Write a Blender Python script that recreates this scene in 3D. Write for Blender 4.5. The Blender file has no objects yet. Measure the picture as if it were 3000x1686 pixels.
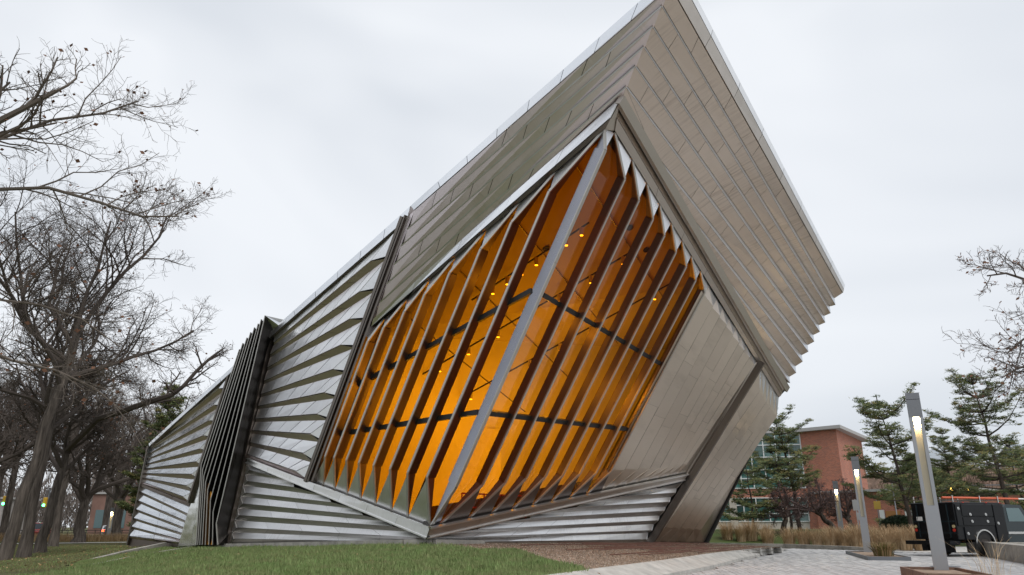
import bpy, bmesh, math, random
import numpy as np
from mathutils import Vector, Matrix
SC = bpy.context.scene
COL = SC.collection
rnd = random.Random(7)

# ------------------------------------------------------------------ camera
cam_d = bpy.data.cameras.new('camera'); cam = bpy.data.objects.new('camera', cam_d); COL.objects.link(cam)
cam.location = (0, 0, 1.28); cam.rotation_euler = (math.radians(108), 0, 0)
cam_d.sensor_width = 36; cam_d.lens = 25.85; cam_d.clip_start = 0.1; cam_d.clip_end = 3000
SC.camera = cam

# ------------------------------------------------------------------ overcast sky
SUN_EL, SUN_AZ = math.radians(62), math.radians(150)        # azimuth from +Y, negative to the left
W = bpy.data.worlds.new('World'); SC.world = W; W.use_nodes = True
nt = W.node_tree; nt.nodes.clear()
def N(t, **k):
    n = nt.nodes.new(t)
    for a, b in k.items(): setattr(n, a, b)
    return n
sky = N('ShaderNodeTexSky', sky_type='NISHITA', sun_disc=False); sky.sun_elevation = SUN_EL; sky.sun_rotation = SUN_AZ
sky.air_density = 1.0; sky.dust_density = 2.0
tc = N('ShaderNodeTexCoord'); mp = N('ShaderNodeMapping'); mp.inputs['Scale'].default_value = (1.0, 1.0, 2.2); mp.inputs['Location'].default_value = (.35, .2, .1)
no = N('ShaderNodeTexNoise'); no.inputs['Scale'].default_value = 1.25; no.inputs['Detail'].default_value = 3; no.inputs['Roughness'].default_value = .5; no.inputs['Distortion'].default_value = .6
rp = N('ShaderNodeValToRGB'); rp.color_ramp.elements[0].position = .30; rp.color_ramp.elements[0].color = (.555, .595, .65, 1)
rp.color_ramp.elements[1].position = .64; rp.color_ramp.elements[1].color = (.80, .825, .86, 1)
mul = N('ShaderNodeMix', data_type='RGBA', blend_type='MULTIPLY'); mul.inputs[0].default_value = 1; mul.inputs[7].default_value = (9.5, 9.5, 9.5, 1)
mx = N('ShaderNodeMix', data_type='RGBA'); mx.inputs[0].default_value = .93
bg = N('ShaderNodeBackground'); bg.inputs['Strength'].default_value = .1
out = N('ShaderNodeOutputWorld')
for a, b in ((tc.outputs['Generated'], mp.inputs['Vector']), (mp.outputs[0], no.inputs['Vector']), (no.outputs['Fac'], rp.inputs[0]), (rp.outputs[0], mul.inputs[6]),
             (sky.outputs[0], mx.inputs[6]), (mul.outputs[2], mx.inputs[7]), (mx.outputs[2], bg.inputs[0]), (bg.outputs[0], out.inputs[0])): nt.links.new(a, b)
sun_d = bpy.data.lights.new('sun', 'SUN'); sun = bpy.data.objects.new('sun', sun_d); COL.objects.link(sun)
sun_d.energy = 1.5; sun_d.angle = math.radians(40); sun_d.color = (1, .97, .92)
sd = Vector((math.sin(SUN_AZ) * math.cos(SUN_EL), math.cos(SUN_AZ) * math.cos(SUN_EL), math.sin(SUN_EL)))
sun.rotation_euler = sd.to_track_quat('Z', 'Y').to_euler()
vs = SC.view_settings; vs.view_transform = 'Standard'; vs.look = 'None'; vs.exposure = .3; vs.gamma = 1; vs.use_curve_mapping = False
SC.cycles.use_denoising = True
SC.cycles.max_bounces = 8; SC.cycles.diffuse_bounces = 3; SC.cycles.glossy_bounces = 5; SC.cycles.transparent_max_bounces = 16
SC.cycles.sample_clamp_indirect = 6

# ------------------------------------------------------------------ surveyed points
# surveyed points of the building and the ground, metres
NL=(-0.596,-0.802,-0.025)
NR=(0.669,-0.536,-0.515)
LH=[(2.787,19.680,12.678),(1.367,20.762,11.821),(0.241,21.620,11.151),(-0.831,22.435,10.566),(-1.874,23.230,9.940),(-2.803,23.938,9.379),(-3.667,24.596,8.857),(-4.536,25.259,8.324),(-5.245,25.799,7.924)]
LS=[(-2.542,24.000,1.260),(-3.320,24.569,1.550),(-3.915,25.005,1.750),(-4.521,25.449,1.948),(-5.109,25.880,2.131),(-5.671,26.292,2.309),(-6.203,26.682,2.491),(-6.714,27.056,2.660),(-7.164,27.386,2.814)]
LKT=[(1.152,20.548,11.050),(0.000,21.424,10.397),(-0.991,22.180,9.795),(-2.043,22.978,9.256),(-2.923,23.649,8.728),(-3.672,24.220,8.276),(-4.457,24.815,7.879),(-5.075,25.287,7.494)]
LKB=[(-2.635,23.644,2.738),(-3.310,24.140,2.906),(-3.953,24.613,3.057),(-4.583,25.077,3.201),(-5.163,25.504,3.324),(-5.667,25.874,3.445),(-6.192,26.261,3.559),(-6.582,26.549,3.619)]
RH=[(3.146,20.012,12.799),(3.842,21.145,12.524),(4.487,22.242,12.219),(5.102,23.300,11.918),(5.701,24.318,11.635),(6.286,25.321,11.352),(6.820,26.239,11.089),(7.385,27.213,10.811),(7.937,28.189,10.512)]
RS=[(-2.302,24.241,1.321),(-1.468,25.118,1.492),(-0.734,25.870,1.662),(-0.047,26.587,1.808),(0.669,27.343,1.952),(1.403,28.097,2.120),(2.138,28.857,2.285),(2.844,29.584,2.444),(3.510,30.270,2.595)]
RKT=[(3.552,21.064,11.735),(4.144,22.063,11.463),(4.779,23.077,11.233),(5.333,23.990,11.003),(5.932,24.974,10.755),(6.494,25.896,10.526),(7.050,26.812,10.295),(7.610,27.702,10.097)]
RKB=[(-0.958,24.380,2.550),(-0.249,25.172,2.646),(0.466,25.876,2.842),(1.139,26.639,2.923),(1.801,27.374,3.016),(2.485,28.124,3.125),(3.181,28.906,3.215),(3.868,29.653,3.330)]
CF=[(2.787,19.680,12.678),(2.774,19.628,11.979),(-1.720,23.235,2.430),(-2.542,24.000,1.260)]
CE=[(2.787,19.680,12.678),(-2.542,24.000,1.260)]
TL=[[(0.616,21.417,8.140),(-5.588,26.093,6.038)],[(-1.031,22.751,4.633),(-6.191,26.593,4.410)]]
TR=[[(0.952,21.747,8.112),(5.850,28.549,7.395)],[(-0.702,23.018,4.641),(4.498,29.228,4.932)]]
GLQ=[(2.792,19.715,12.698),(-5.254,25.845,7.936),(-7.177,27.435,2.817),(-2.547,24.043,1.260)]
GRQ=[(3.030,19.928,12.798),(7.945,28.242,10.529),(3.517,30.337,2.598),(-2.452,24.152,1.280)]
SBL=[(-10.398,29.608,3.823),(-2.524,23.838,1.250),(-2.628,23.924,0.950),(-10.450,29.651,3.669)]
SBR=[(-2.522,23.811,1.250),(8.083,34.808,3.579),(7.937,34.871,3.324),(-2.632,23.961,0.950)]
WTOP=[(-9.630,29.029,8.827),(-3.909,24.682,11.844)]
WLR=[(-9.627,28.952,8.338),(-9.751,29.059,7.869),(-9.832,29.136,7.354),(-9.930,29.225,6.830),(-10.036,29.320,6.310),(-10.122,29.398,5.844),(-10.194,29.468,5.352),(-10.317,29.573,4.908),(-10.344,29.608,4.431),(-10.448,29.699,3.989)]
WLV=[(-9.651,29.063,8.237),(-9.775,29.170,7.767),(-9.857,29.247,7.251),(-9.955,29.336,6.726),(-10.062,29.432,6.205),(-10.147,29.510,5.739),(-10.220,29.580,5.246),(-10.343,29.685,4.801),(-10.370,29.721,4.323),(-10.474,29.812,3.880)]
WK=[(-5.163,25.346,10.542),(-5.567,25.680,9.466),(-5.927,25.978,8.511),(-6.246,26.243,7.600),(-6.514,26.470,6.741),(-6.824,26.726,5.927),(-7.086,26.944,5.177),(-7.329,27.147,4.488),(-7.589,27.361,3.813),(-7.854,27.578,3.186)]
WR=[(-4.450,24.974,10.603),(-4.853,25.309,9.490),(-5.247,25.633,8.466),(-5.587,25.916,7.509),(-5.932,26.200,6.629),(-6.257,26.469,5.771),(-6.574,26.728,5.011),(-6.838,26.949,4.245),(-7.123,27.183,3.543),(-7.318,27.349,2.860)]
WRV=[(-4.484,25.051,10.540),(-4.888,25.386,9.424),(-5.282,25.712,8.399),(-5.623,25.995,7.439),(-5.969,26.280,6.557),(-6.294,26.548,5.698),(-6.612,26.809,4.936),(-6.877,27.030,4.169),(-7.162,27.264,3.465),(-7.357,27.431,2.781)]
WBOT=[(-10.466,29.808,3.814),(-7.317,27.499,2.820)]
FRL=[(-9.766,29.127,8.910),(-10.532,29.858,3.765),(-11.104,30.384,0.597)]
FRR=[(-3.844,24.631,11.930),(-7.317,27.499,2.820)]
VL=[[(-10.543,29.919,3.678),(-8.255,28.244,2.899)],[(-10.520,29.916,3.243),(-8.088,28.121,2.843)],[(-10.599,29.988,2.823),(-6.505,26.963,2.289)],[(-10.677,30.059,2.405),(-5.175,25.988,1.830)],[(-10.760,30.135,1.956),(-4.001,25.129,1.428)],[(-10.842,30.210,1.509),(-3.045,24.428,1.106)],[(-10.923,30.284,1.065),(-2.684,24.168,0.877)]]
RL=[[(-10.276,29.591,3.378),(-8.288,28.127,2.929)],[(-10.310,29.629,2.965),(-7.986,27.912,2.650)],[(-10.368,29.686,2.531),(-6.288,26.668,2.083)],[(-10.437,29.750,2.125),(-4.969,25.702,1.638)],[(-10.584,29.873,1.696),(-3.819,24.858,1.280)],[(-10.645,29.933,1.243),(-2.670,24.015,0.939)],[(-10.730,30.009,0.829),(-2.665,24.016,0.810)]]
LBASE=[(-11.111,30.438,0.595),(-2.647,24.143,0.787)]
VR=[[(6.502,33.698,2.992),(7.880,35.114,3.308)],[(4.565,31.708,2.548),(7.558,35.052,2.954)],[(2.649,29.735,2.112),(7.268,35.067,2.562)],[(0.738,27.733,1.713),(7.026,35.167,2.144)],[(-0.808,26.134,1.368),(6.718,35.156,1.755)],[(-2.274,24.607,1.054),(6.431,35.154,1.384)],[(-2.665,24.281,0.885),(6.147,35.169,1.001)]]
RR=[[(6.354,33.345,2.887),(7.760,34.828,3.170)],[(4.410,31.337,2.452),(7.444,34.839,2.748)],[(2.483,29.377,1.989),(7.148,34.858,2.345)],[(0.633,27.482,1.558),(6.903,34.923,1.959)],[(-1.152,25.614,1.184),(6.603,34.946,1.545)],[(-2.562,24.100,0.928),(6.307,34.985,1.119)],[(-2.644,24.113,0.808),(6.067,35.066,0.724)]]
RBASE=[(-2.672,24.372,0.782),(6.171,35.629,0.553)]
OT=[(7.550,27.485,10.027),(8.105,28.452,9.742),(8.578,29.217,9.559),(9.058,29.994,9.375),(9.543,30.800,9.166),(9.992,31.536,8.983),(10.410,32.240,8.794),(10.859,32.954,8.633),(11.280,33.662,8.442)]
OTB=[(7.937,28.189,10.512),(8.488,29.137,10.241),(8.900,29.824,10.060),(9.386,30.654,9.828),(9.881,31.462,9.631),(10.327,32.222,9.419),(10.772,33.006,9.181),(11.228,33.789,8.958),(11.680,34.515,8.790)]
OB=[(3.855,29.554,3.323),(4.495,30.255,3.425),(5.155,31.014,3.492),(5.772,31.697,3.583),(6.322,32.301,3.669),(6.794,32.799,3.764),(7.223,33.259,3.842),(7.588,33.669,3.889),(7.877,33.991,3.929)]
OBF=[(3.510,30.270,2.595),(4.001,30.783,2.700),(4.511,31.314,2.810),(5.039,31.864,2.923),(5.588,32.436,3.040),(6.157,33.029,3.162),(6.749,33.646,3.289),(7.364,34.287,3.421),(8.004,34.954,3.558)]
QT=[(12.023,35.478,7.549),(12.338,36.050,7.363),(12.692,36.642,7.207),(13.057,37.252,7.046),(13.447,37.895,6.883),(13.779,38.452,6.735)]
QTB=[(11.853,34.760,8.759),(12.198,35.387,8.555),(12.608,36.090,8.356),(12.966,36.720,8.166),(13.305,37.249,8.055),(13.655,37.883,7.850),(13.964,38.421,7.691)]
QB=[(7.022,35.526,1.221),(7.490,36.126,1.205),(7.977,36.765,1.173),(8.455,37.378,1.155),(8.926,37.983,1.137),(9.387,38.576,1.119)]
QBF=[(6.190,35.548,0.584),(6.748,36.258,0.570),(7.330,36.998,0.555),(7.935,37.768,0.540),(8.566,38.570,0.524),(9.224,39.408,0.508),(9.912,40.283,0.491)]
BAR=[(11.812,34.515,8.806),(8.094,35.043,3.426),(6.112,35.268,0.618)]
SRS=[(4.429,16.960,15.633),(4.238,17.330,15.280),(4.030,17.733,14.896),(3.821,18.138,14.510),(3.615,18.537,14.130),(3.391,18.972,13.716),(4.564,21.400,12.866),(6.297,24.351,12.019),(8.393,27.923,10.994),(11.230,32.755,9.607),(13.349,36.364,8.571)]
SRE=[(15.835,33.600,11.922),(15.659,34.106,11.483),(15.534,34.467,11.169),(15.392,34.876,10.814),(15.247,35.294,10.451),(15.092,35.743,10.062),(14.930,36.209,9.657),(14.767,36.680,9.248),(14.580,37.217,8.782),(14.402,37.732,8.335),(14.309,38.000,8.102)]
HB=(3.273,19.200,13.498)
T=(4.429,16.960,15.633)
SLE=[(-3.425,23.705,11.828),(-3.682,23.969,11.230),(-3.916,24.210,10.685),(-4.172,24.472,10.091),(-4.441,24.748,9.464),(-4.702,25.017,8.856),(-4.936,25.258,8.311)]
SLS=[(4.429,16.960,15.633),(4.238,17.330,15.280),(4.030,17.733,14.896),(3.821,18.138,14.510),(3.615,18.537,14.130),(3.391,18.972,13.716),(3.273,19.200,13.498)]
TT=(4.714,16.880,16.263)
FL=[(4.714,16.880,16.263),(-3.620,23.843,12.034),(-3.864,24.349,11.861)]
FLU=[(4.714,16.880,16.263),(-3.564,23.782,12.033)]
FLB=[(4.429,16.960,15.633),(-3.425,23.705,11.828)]
CAP=[(-3.637,24.268,12.253),(-9.648,28.841,8.892),(-16.547,34.094,4.878)]
CAPB=[(-3.726,24.348,11.808),(-9.553,28.777,8.691),(-16.493,34.058,4.737)]
FRU=[(4.714,16.880,16.263),(15.991,33.600,12.335)]
FRB=[(4.429,16.960,15.633),(15.835,33.600,11.922)]
FRM=[(4.648,16.920,16.029),(15.910,33.600,12.111)]
HTL=[(3.273,19.200,13.498),(-4.936,25.258,8.311),(2.960,19.345,12.910),(-5.026,25.432,8.068),(2.830,19.597,12.711),(-5.207,25.720,7.954)]
HTR=[(3.273,19.200,13.498),(14.309,38.000,8.102),(3.161,19.579,13.051),(14.017,38.179,7.794),(3.133,19.917,12.803),(13.915,38.274,7.703)]
EF=[[(-9.882,28.353,9.314),(-11.369,29.709,1.380),(-11.177,29.590,0.615)],[(-10.066,28.493,9.197),(-11.603,29.869,1.810),(-11.449,29.792,0.610)],[(-10.209,28.605,9.043),(-11.823,30.019,2.248),(-11.651,29.943,0.607)],[(-10.395,28.746,8.924),(-12.039,30.166,2.643),(-11.837,30.080,0.604)],[(-10.575,28.886,8.761),(-12.204,30.280,2.950),(-12.005,30.206,0.601)],[(-10.753,29.024,8.569),(-12.344,30.375,3.207),(-12.137,30.304,0.599)],[(-10.951,29.177,8.378),(-12.460,30.454,3.439),(-12.251,30.388,0.597)],[(-11.108,29.301,8.151),(-12.573,30.532,3.646),(-12.346,30.459,0.595)]]
EFB=[(-9.729,29.100,8.903),(-11.027,30.311,1.065),(-11.104,30.384,0.597)]
EAP=[(-9.372,28.633,8.965),(-9.642,28.838,8.834)]
PW=[(-11.463,30.322,7.863),(-12.573,31.307,2.762),(-12.427,31.268,0.577),(-13.840,32.321,0.473),(-13.369,31.916,2.214),(-11.815,30.596,7.453)]
XTOP=[(-16.646,34.370,4.784),(-11.829,30.705,7.475)]
XK=[(-12.376,30.893,6.826),(-12.574,31.061,6.160),(-12.777,31.232,5.532),(-12.982,31.403,4.934),(-13.109,31.514,4.394),(-13.246,31.632,3.871),(-13.426,31.783,3.366),(-13.656,31.968,2.904),(-13.786,32.078,2.466)]
XR=[(-11.980,30.738,6.827),(-12.193,30.919,6.137),(-12.415,31.103,5.507),(-12.614,31.271,4.862),(-12.785,31.417,4.300),(-12.952,31.559,3.711),(-13.119,31.699,3.194),(-13.283,31.836,2.718),(-13.392,31.933,2.228)]
XRV=[(-12.016,30.797,6.765),(-12.229,30.977,6.075),(-12.451,31.162,5.444),(-12.650,31.330,4.798),(-12.822,31.476,4.236),(-12.988,31.618,3.646),(-13.156,31.759,3.128),(-13.320,31.896,2.652),(-13.430,31.993,2.161)]
XL=[(-16.590,34.267,4.835),(-16.575,34.262,4.650),(-16.575,34.268,4.421),(-16.602,34.295,4.211),(-16.601,34.302,3.983),(-16.628,34.329,3.774),(-16.679,34.373,3.566),(-16.709,34.402,3.372),(-16.743,34.432,3.194)]
XLV=[(-16.632,34.360,4.775),(-16.617,34.355,4.590),(-16.617,34.362,4.361),(-16.644,34.388,4.150),(-16.644,34.395,3.922),(-16.671,34.422,3.712),(-16.722,34.467,3.504),(-16.752,34.495,3.310),(-16.785,34.526,3.131)]
XB=[(-16.748,34.398,3.132),(-13.369,31.916,2.214),(-13.402,31.946,2.051),(-16.766,34.416,2.998)]
XW=[[(-16.816,34.552,3.005),(-13.463,32.091,2.054),(-13.471,31.995,1.780),(-16.766,34.413,2.775),(-16.863,34.597,2.693),(-13.560,32.174,1.701)],[(-16.863,34.597,2.693),(-13.560,32.174,1.701),(-13.549,32.062,1.496),(-16.824,34.468,2.392),(-16.921,34.652,2.309),(-13.638,32.241,1.416)],[(-16.921,34.652,2.309),(-13.638,32.241,1.416),(-13.619,32.123,1.240),(-16.881,34.523,2.010),(-16.979,34.707,1.926),(-13.709,32.302,1.159)],[(-16.979,34.707,1.926),(-13.709,32.302,1.159),(-13.682,32.176,1.011),(-16.939,34.577,1.630),(-17.036,34.762,1.544),(-13.772,32.356,0.929)],[(-17.036,34.762,1.544),(-13.772,32.356,0.929),(-13.748,32.234,0.769),(-16.994,34.629,1.266),(-17.091,34.815,1.178),(-13.839,32.413,0.685)],[(-17.091,34.815,1.178),(-13.839,32.413,0.685),(-13.774,32.256,0.675),(-17.055,34.688,0.860),(-17.153,34.873,0.771),(-13.865,32.436,0.591)]]
XBASE=[(-17.139,34.863,0.771),(-13.847,32.421,0.618),(-13.861,32.437,0.470),(-17.173,34.896,0.495)]
BASEL=[(-17.162,34.887,0.553),(-13.856,32.430,0.551),(-12.484,31.410,0.574),(-11.088,30.371,0.610),(-6.359,26.853,0.743),(-2.643,24.088,0.848)]
BASER=[(-1.149,26.191,0.789),(1.985,30.163,0.727),(6.144,35.446,0.630),(9.908,40.261,0.508)]
KT=[(0.000,14.912,0.300),(1.082,16.879,0.300),(2.433,19.458,0.300),(4.477,23.213,0.300),(7.817,29.882,0.300),(10.614,34.667,0.300),(13.559,39.249,0.300)]
KB=[(1.777,15.896,0.000),(3.037,19.011,0.000),(4.494,21.893,0.000),(6.389,25.415,0.000),(9.481,32.188,0.000),(12.005,37.167,0.000),(15.021,43.382,0.000)]
LAWNB=[(-1.789,23.989,0.820),(-1.000,22.851,0.700),(0.093,23.709,0.600),(1.051,20.621,0.460),(1.652,19.485,0.370),(1.738,18.044,0.320),(1.074,16.762,0.300)]
KERB2=[(-12.817,22.554,0.080),(-12.768,26.608,0.320),(-13.234,33.454,0.500)]
KERB1=[(-15.684,28.701,0.080),(-15.264,30.650,0.300),(-14.730,32.871,0.500)]
V = Vector
# ------------------------------------------------------------------ materials
def mat(name, col, rough=.7, metal=0, noise=None, bump=None, spec=.5, rand=0, stretch=None):
    """noise=(scale, amount[, second colour]); bump=(scale, strength)"""
    m = bpy.data.materials.new(name); m.use_nodes = True; t = m.node_tree; b = t.nodes['Principled BSDF']
    b.inputs['Base Color'].default_value = (*col, 1); b.inputs['Roughness'].default_value = rough; b.inputs['Metallic'].default_value = metal
    b.inputs['Specular IOR Level'].default_value = spec
    tcn = t.nodes.new('ShaderNodeTexCoord'); src = None; obj_out = tcn.outputs['Object']
    if stretch:
        mpn = t.nodes.new('ShaderNodeMapping'); mpn.inputs['Scale'].default_value = stretch; t.links.new(obj_out, mpn.inputs[0]); obj_out = mpn.outputs[0]
    if noise:
        n = t.nodes.new('ShaderNodeTexNoise'); n.inputs['Scale'].default_value = noise[0]; n.inputs['Detail'].default_value = 6; n.inputs['Roughness'].default_value = .62
        t.links.new(obj_out, n.inputs['Vector'])
        c2 = noise[2] if len(noise) > 2 else tuple(c * (1 - noise[1]) for c in col)
        r = t.nodes.new('ShaderNodeValToRGB'); r.color_ramp.elements[0].position = .34; r.color_ramp.elements[1].position = .66
        r.color_ramp.elements[0].color = (*c2, 1); r.color_ramp.elements[1].color = (*[min(1, c * (1 + .35 * noise[1])) for c in col], 1)
        t.links.new(n.outputs['Fac'], r.inputs[0]); src = r.outputs[0]
    if rand:
        oi = t.nodes.new('ShaderNodeObjectInfo'); mr = t.nodes.new('ShaderNodeMapRange'); mr.inputs[3].default_value = 1 - rand; mr.inputs[4].default_value = 1 + rand
        t.links.new(oi.outputs['Random'], mr.inputs[0])
        mm = t.nodes.new('ShaderNodeMix'); mm.data_type = 'RGBA'; mm.blend_type = 'MULTIPLY'; mm.inputs[0].default_value = 1
        if src: t.links.new(src, mm.inputs[6])
        else: mm.inputs[6].default_value = (*col, 1)
        t.links.new(mr.outputs[0], mm.inputs[7]); src = mm.outputs[2]
    if src: t.links.new(src, b.inputs['Base Color'])
    if bump:
        n = t.nodes.new('ShaderNodeTexNoise'); n.inputs['Scale'].default_value = bump[0]; n.inputs['Detail'].default_value = 5
        t.links.new(obj_out, n.inputs['Vector'])
        bp = t.nodes.new('ShaderNodeBump'); bp.inputs['Strength'].default_value = bump[1]; bp.inputs['Distance'].default_value = .02
        t.links.new(n.outputs['Fac'], bp.inputs['Height']); t.links.new(bp.outputs[0], b.inputs['Normal'])
    return m

def steel(name, col=(.56, .55, .535), rough=.3, streak=.0, canning=.05, rand=.07, stain=(.30, .26, .22), sscale=(22, .5)):
    """angel-hair stainless steel: metal, per-sheet tone, faint run-off streaks and oil-canning"""
    m = bpy.data.materials.new(name); m.use_nodes = True; t = m.node_tree; b = t.nodes['Principled BSDF']
    L = t.links.new
    b.inputs['Metallic'].default_value = 1
    tcn = t.nodes.new('ShaderNodeTexCoord'); oi = t.nodes.new('ShaderNodeObjectInfo')
    mpn = t.nodes.new('ShaderNodeMapping'); mpn.inputs['Scale'].default_value = (sscale[0], sscale[1], 1); L(tcn.outputs['UV'], mpn.inputs[0])
    n1 = t.nodes.new('ShaderNodeTexNoise'); n1.inputs['Scale'].default_value = 1; n1.inputs['Detail'].default_value = 4; n1.inputs['Roughness'].default_value = .7; L(mpn.outputs[0], n1.inputs['Vector'])
    n2 = t.nodes.new('ShaderNodeTexNoise'); n2.inputs['Scale'].default_value = .55; n2.inputs['Detail'].default_value = 4; L(tcn.outputs['Object'], n2.inputs['Vector'])
    r1 = t.nodes.new('ShaderNodeMapRange'); r1.inputs[1].default_value = .48; r1.inputs[2].default_value = .72; L(n1.outputs['Fac'], r1.inputs[0])
    r2 = t.nodes.new('ShaderNodeMapRange'); r2.inputs[1].default_value = .42; r2.inputs[2].default_value = .62; L(n2.outputs['Fac'], r2.inputs[0])
    mm = t.nodes.new('ShaderNodeMath'); mm.operation = 'MULTIPLY'; L(r1.outputs[0], mm.inputs[0]); L(r2.outputs[0], mm.inputs[1])
    m3 = t.nodes.new('ShaderNodeMath'); m3.operation = 'MULTIPLY'; m3.inputs[1].default_value = streak; L(mm.outputs[0], m3.inputs[0])
    mr = t.nodes.new('ShaderNodeMapRange'); mr.inputs[3].default_value = 1 - rand; mr.inputs[4].default_value = 1 + rand; L(oi.outputs['Random'], mr.inputs[0])
    mc = t.nodes.new('ShaderNodeMix'); mc.data_type = 'RGBA'; mc.blend_type = 'MULTIPLY'; mc.inputs[0].default_value = 1; mc.inputs[6].default_value = (*col, 1); L(mr.outputs[0], mc.inputs[7])
    ms = t.nodes.new('ShaderNodeMix'); ms.data_type = 'RGBA'; L(m3.outputs[0], ms.inputs[0]); L(mc.outputs[2], ms.inputs[6]); ms.inputs[7].default_value = (*stain, 1)
    L(ms.outputs[2], b.inputs['Base Color'])
    n3 = t.nodes.new('ShaderNodeTexNoise'); n3.inputs['Scale'].default_value = 2.2; n3.inputs['Detail'].default_value = 5; L(tcn.outputs['Object'], n3.inputs['Vector'])
    rr = t.nodes.new('ShaderNodeMapRange'); rr.inputs[3].default_value = rough - .07; rr.inputs[4].default_value = rough + .1; L(n3.outputs['Fac'], rr.inputs[0]); L(rr.outputs[0], b.inputs['Roughness'])
    n4 = t.nodes.new('ShaderNodeTexNoise'); n4.inputs['Scale'].default_value = .9; n4.inputs['Detail'].default_value = 2; L(tcn.outputs['Object'], n4.inputs['Vector'])
    bp = t.nodes.new('ShaderNodeBump'); bp.inputs['Strength'].default_value = canning; bp.inputs['Distance'].default_value = .25; L(n4.outputs['Fac'], bp.inputs['Height']); L(bp.outputs[0], b.inputs['Normal'])
    return m

def emit(name, col, strength):
    m = bpy.data.materials.new(name); m.use_nodes = True; b = m.node_tree.nodes['Principled BSDF']
    b.inputs['Base Color'].default_value = (*col, 1); b.inputs['Emission Color'].default_value = (*col, 1); b.inputs['Emission Strength'].default_value = strength
    return m

def tinted_glass(name, tint, refl=.09, rough=.02):
    m = bpy.data.materials.new(name); m.use_nodes = True; t = m.node_tree; t.nodes.clear()
    o = t.nodes.new('ShaderNodeOutputMaterial'); tr = t.nodes.new('ShaderNodeBsdfTransparent'); tr.inputs[0].default_value = (*tint, 1)
    g = t.nodes.new('ShaderNodeBsdfGlossy'); g.inputs['Roughness'].default_value = rough; g.inputs['Color'].default_value = (.9, .9, .9, 1)
    fr = t.nodes.new('ShaderNodeFresnel'); fr.inputs[0].default_value = 1.45
    mu = t.nodes.new('ShaderNodeMath'); mu.operation = 'MULTIPLY'; mu.inputs[1].default_value = refl * 10; t.links.new(fr.outputs[0], mu.inputs[0])
    mxn = t.nodes.new('ShaderNodeMixShader'); t.links.new(mu.outputs[0], mxn.inputs[0]); t.links.new(tr.outputs[0], mxn.inputs[1]); t.links.new(g.outputs[0], mxn.inputs[2])
    t.links.new(mxn.outputs[0], o.inputs[0])
    return m

# ------------------------------------------------------------------ builders
def mesh_obj(name, verts, faces, m=None, parent=None, uvs=None, smooth=False, mats=None, fm=None):
    me = bpy.data.meshes.new(name); me.from_pydata([tuple(v) for v in verts], [], faces); 
    if uvs:
        l = me.uv_layers.new(name='UVMap'); k = 0
        for p in me.polygons:
            for vi in p.vertices: l.data[k].uv = uvs[vi]; k += 1
    for x in (mats or [m]): me.materials.append(x)
    if fm: me.polygons.foreach_set('material_index', fm)
    if smooth: me.polygons.foreach_set('use_smooth', [True] * len(me.polygons))
    me.update()
    o = bpy.data.objects.new(name, me); COL.objects.link(o)
    if parent: o.parent = parent
    return o

def empty(name, loc, label, cat, group=None):
    o = bpy.data.objects.new(name, None); o.empty_display_size = .3; COL.objects.link(o); o.location = loc; tag(o, label, cat, group); return o
def tag(o, label, cat, group=None):
    o['label'] = label; o['category'] = cat
    if group: o['group'] = group
    return o
def structure(o): o['kind'] = 'structure'; return o
def stuff(o, label=None, cat=None):
    o['kind'] = 'stuff'
    if label: o['label'] = label
    if cat: o['category'] = cat
    return o

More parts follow.
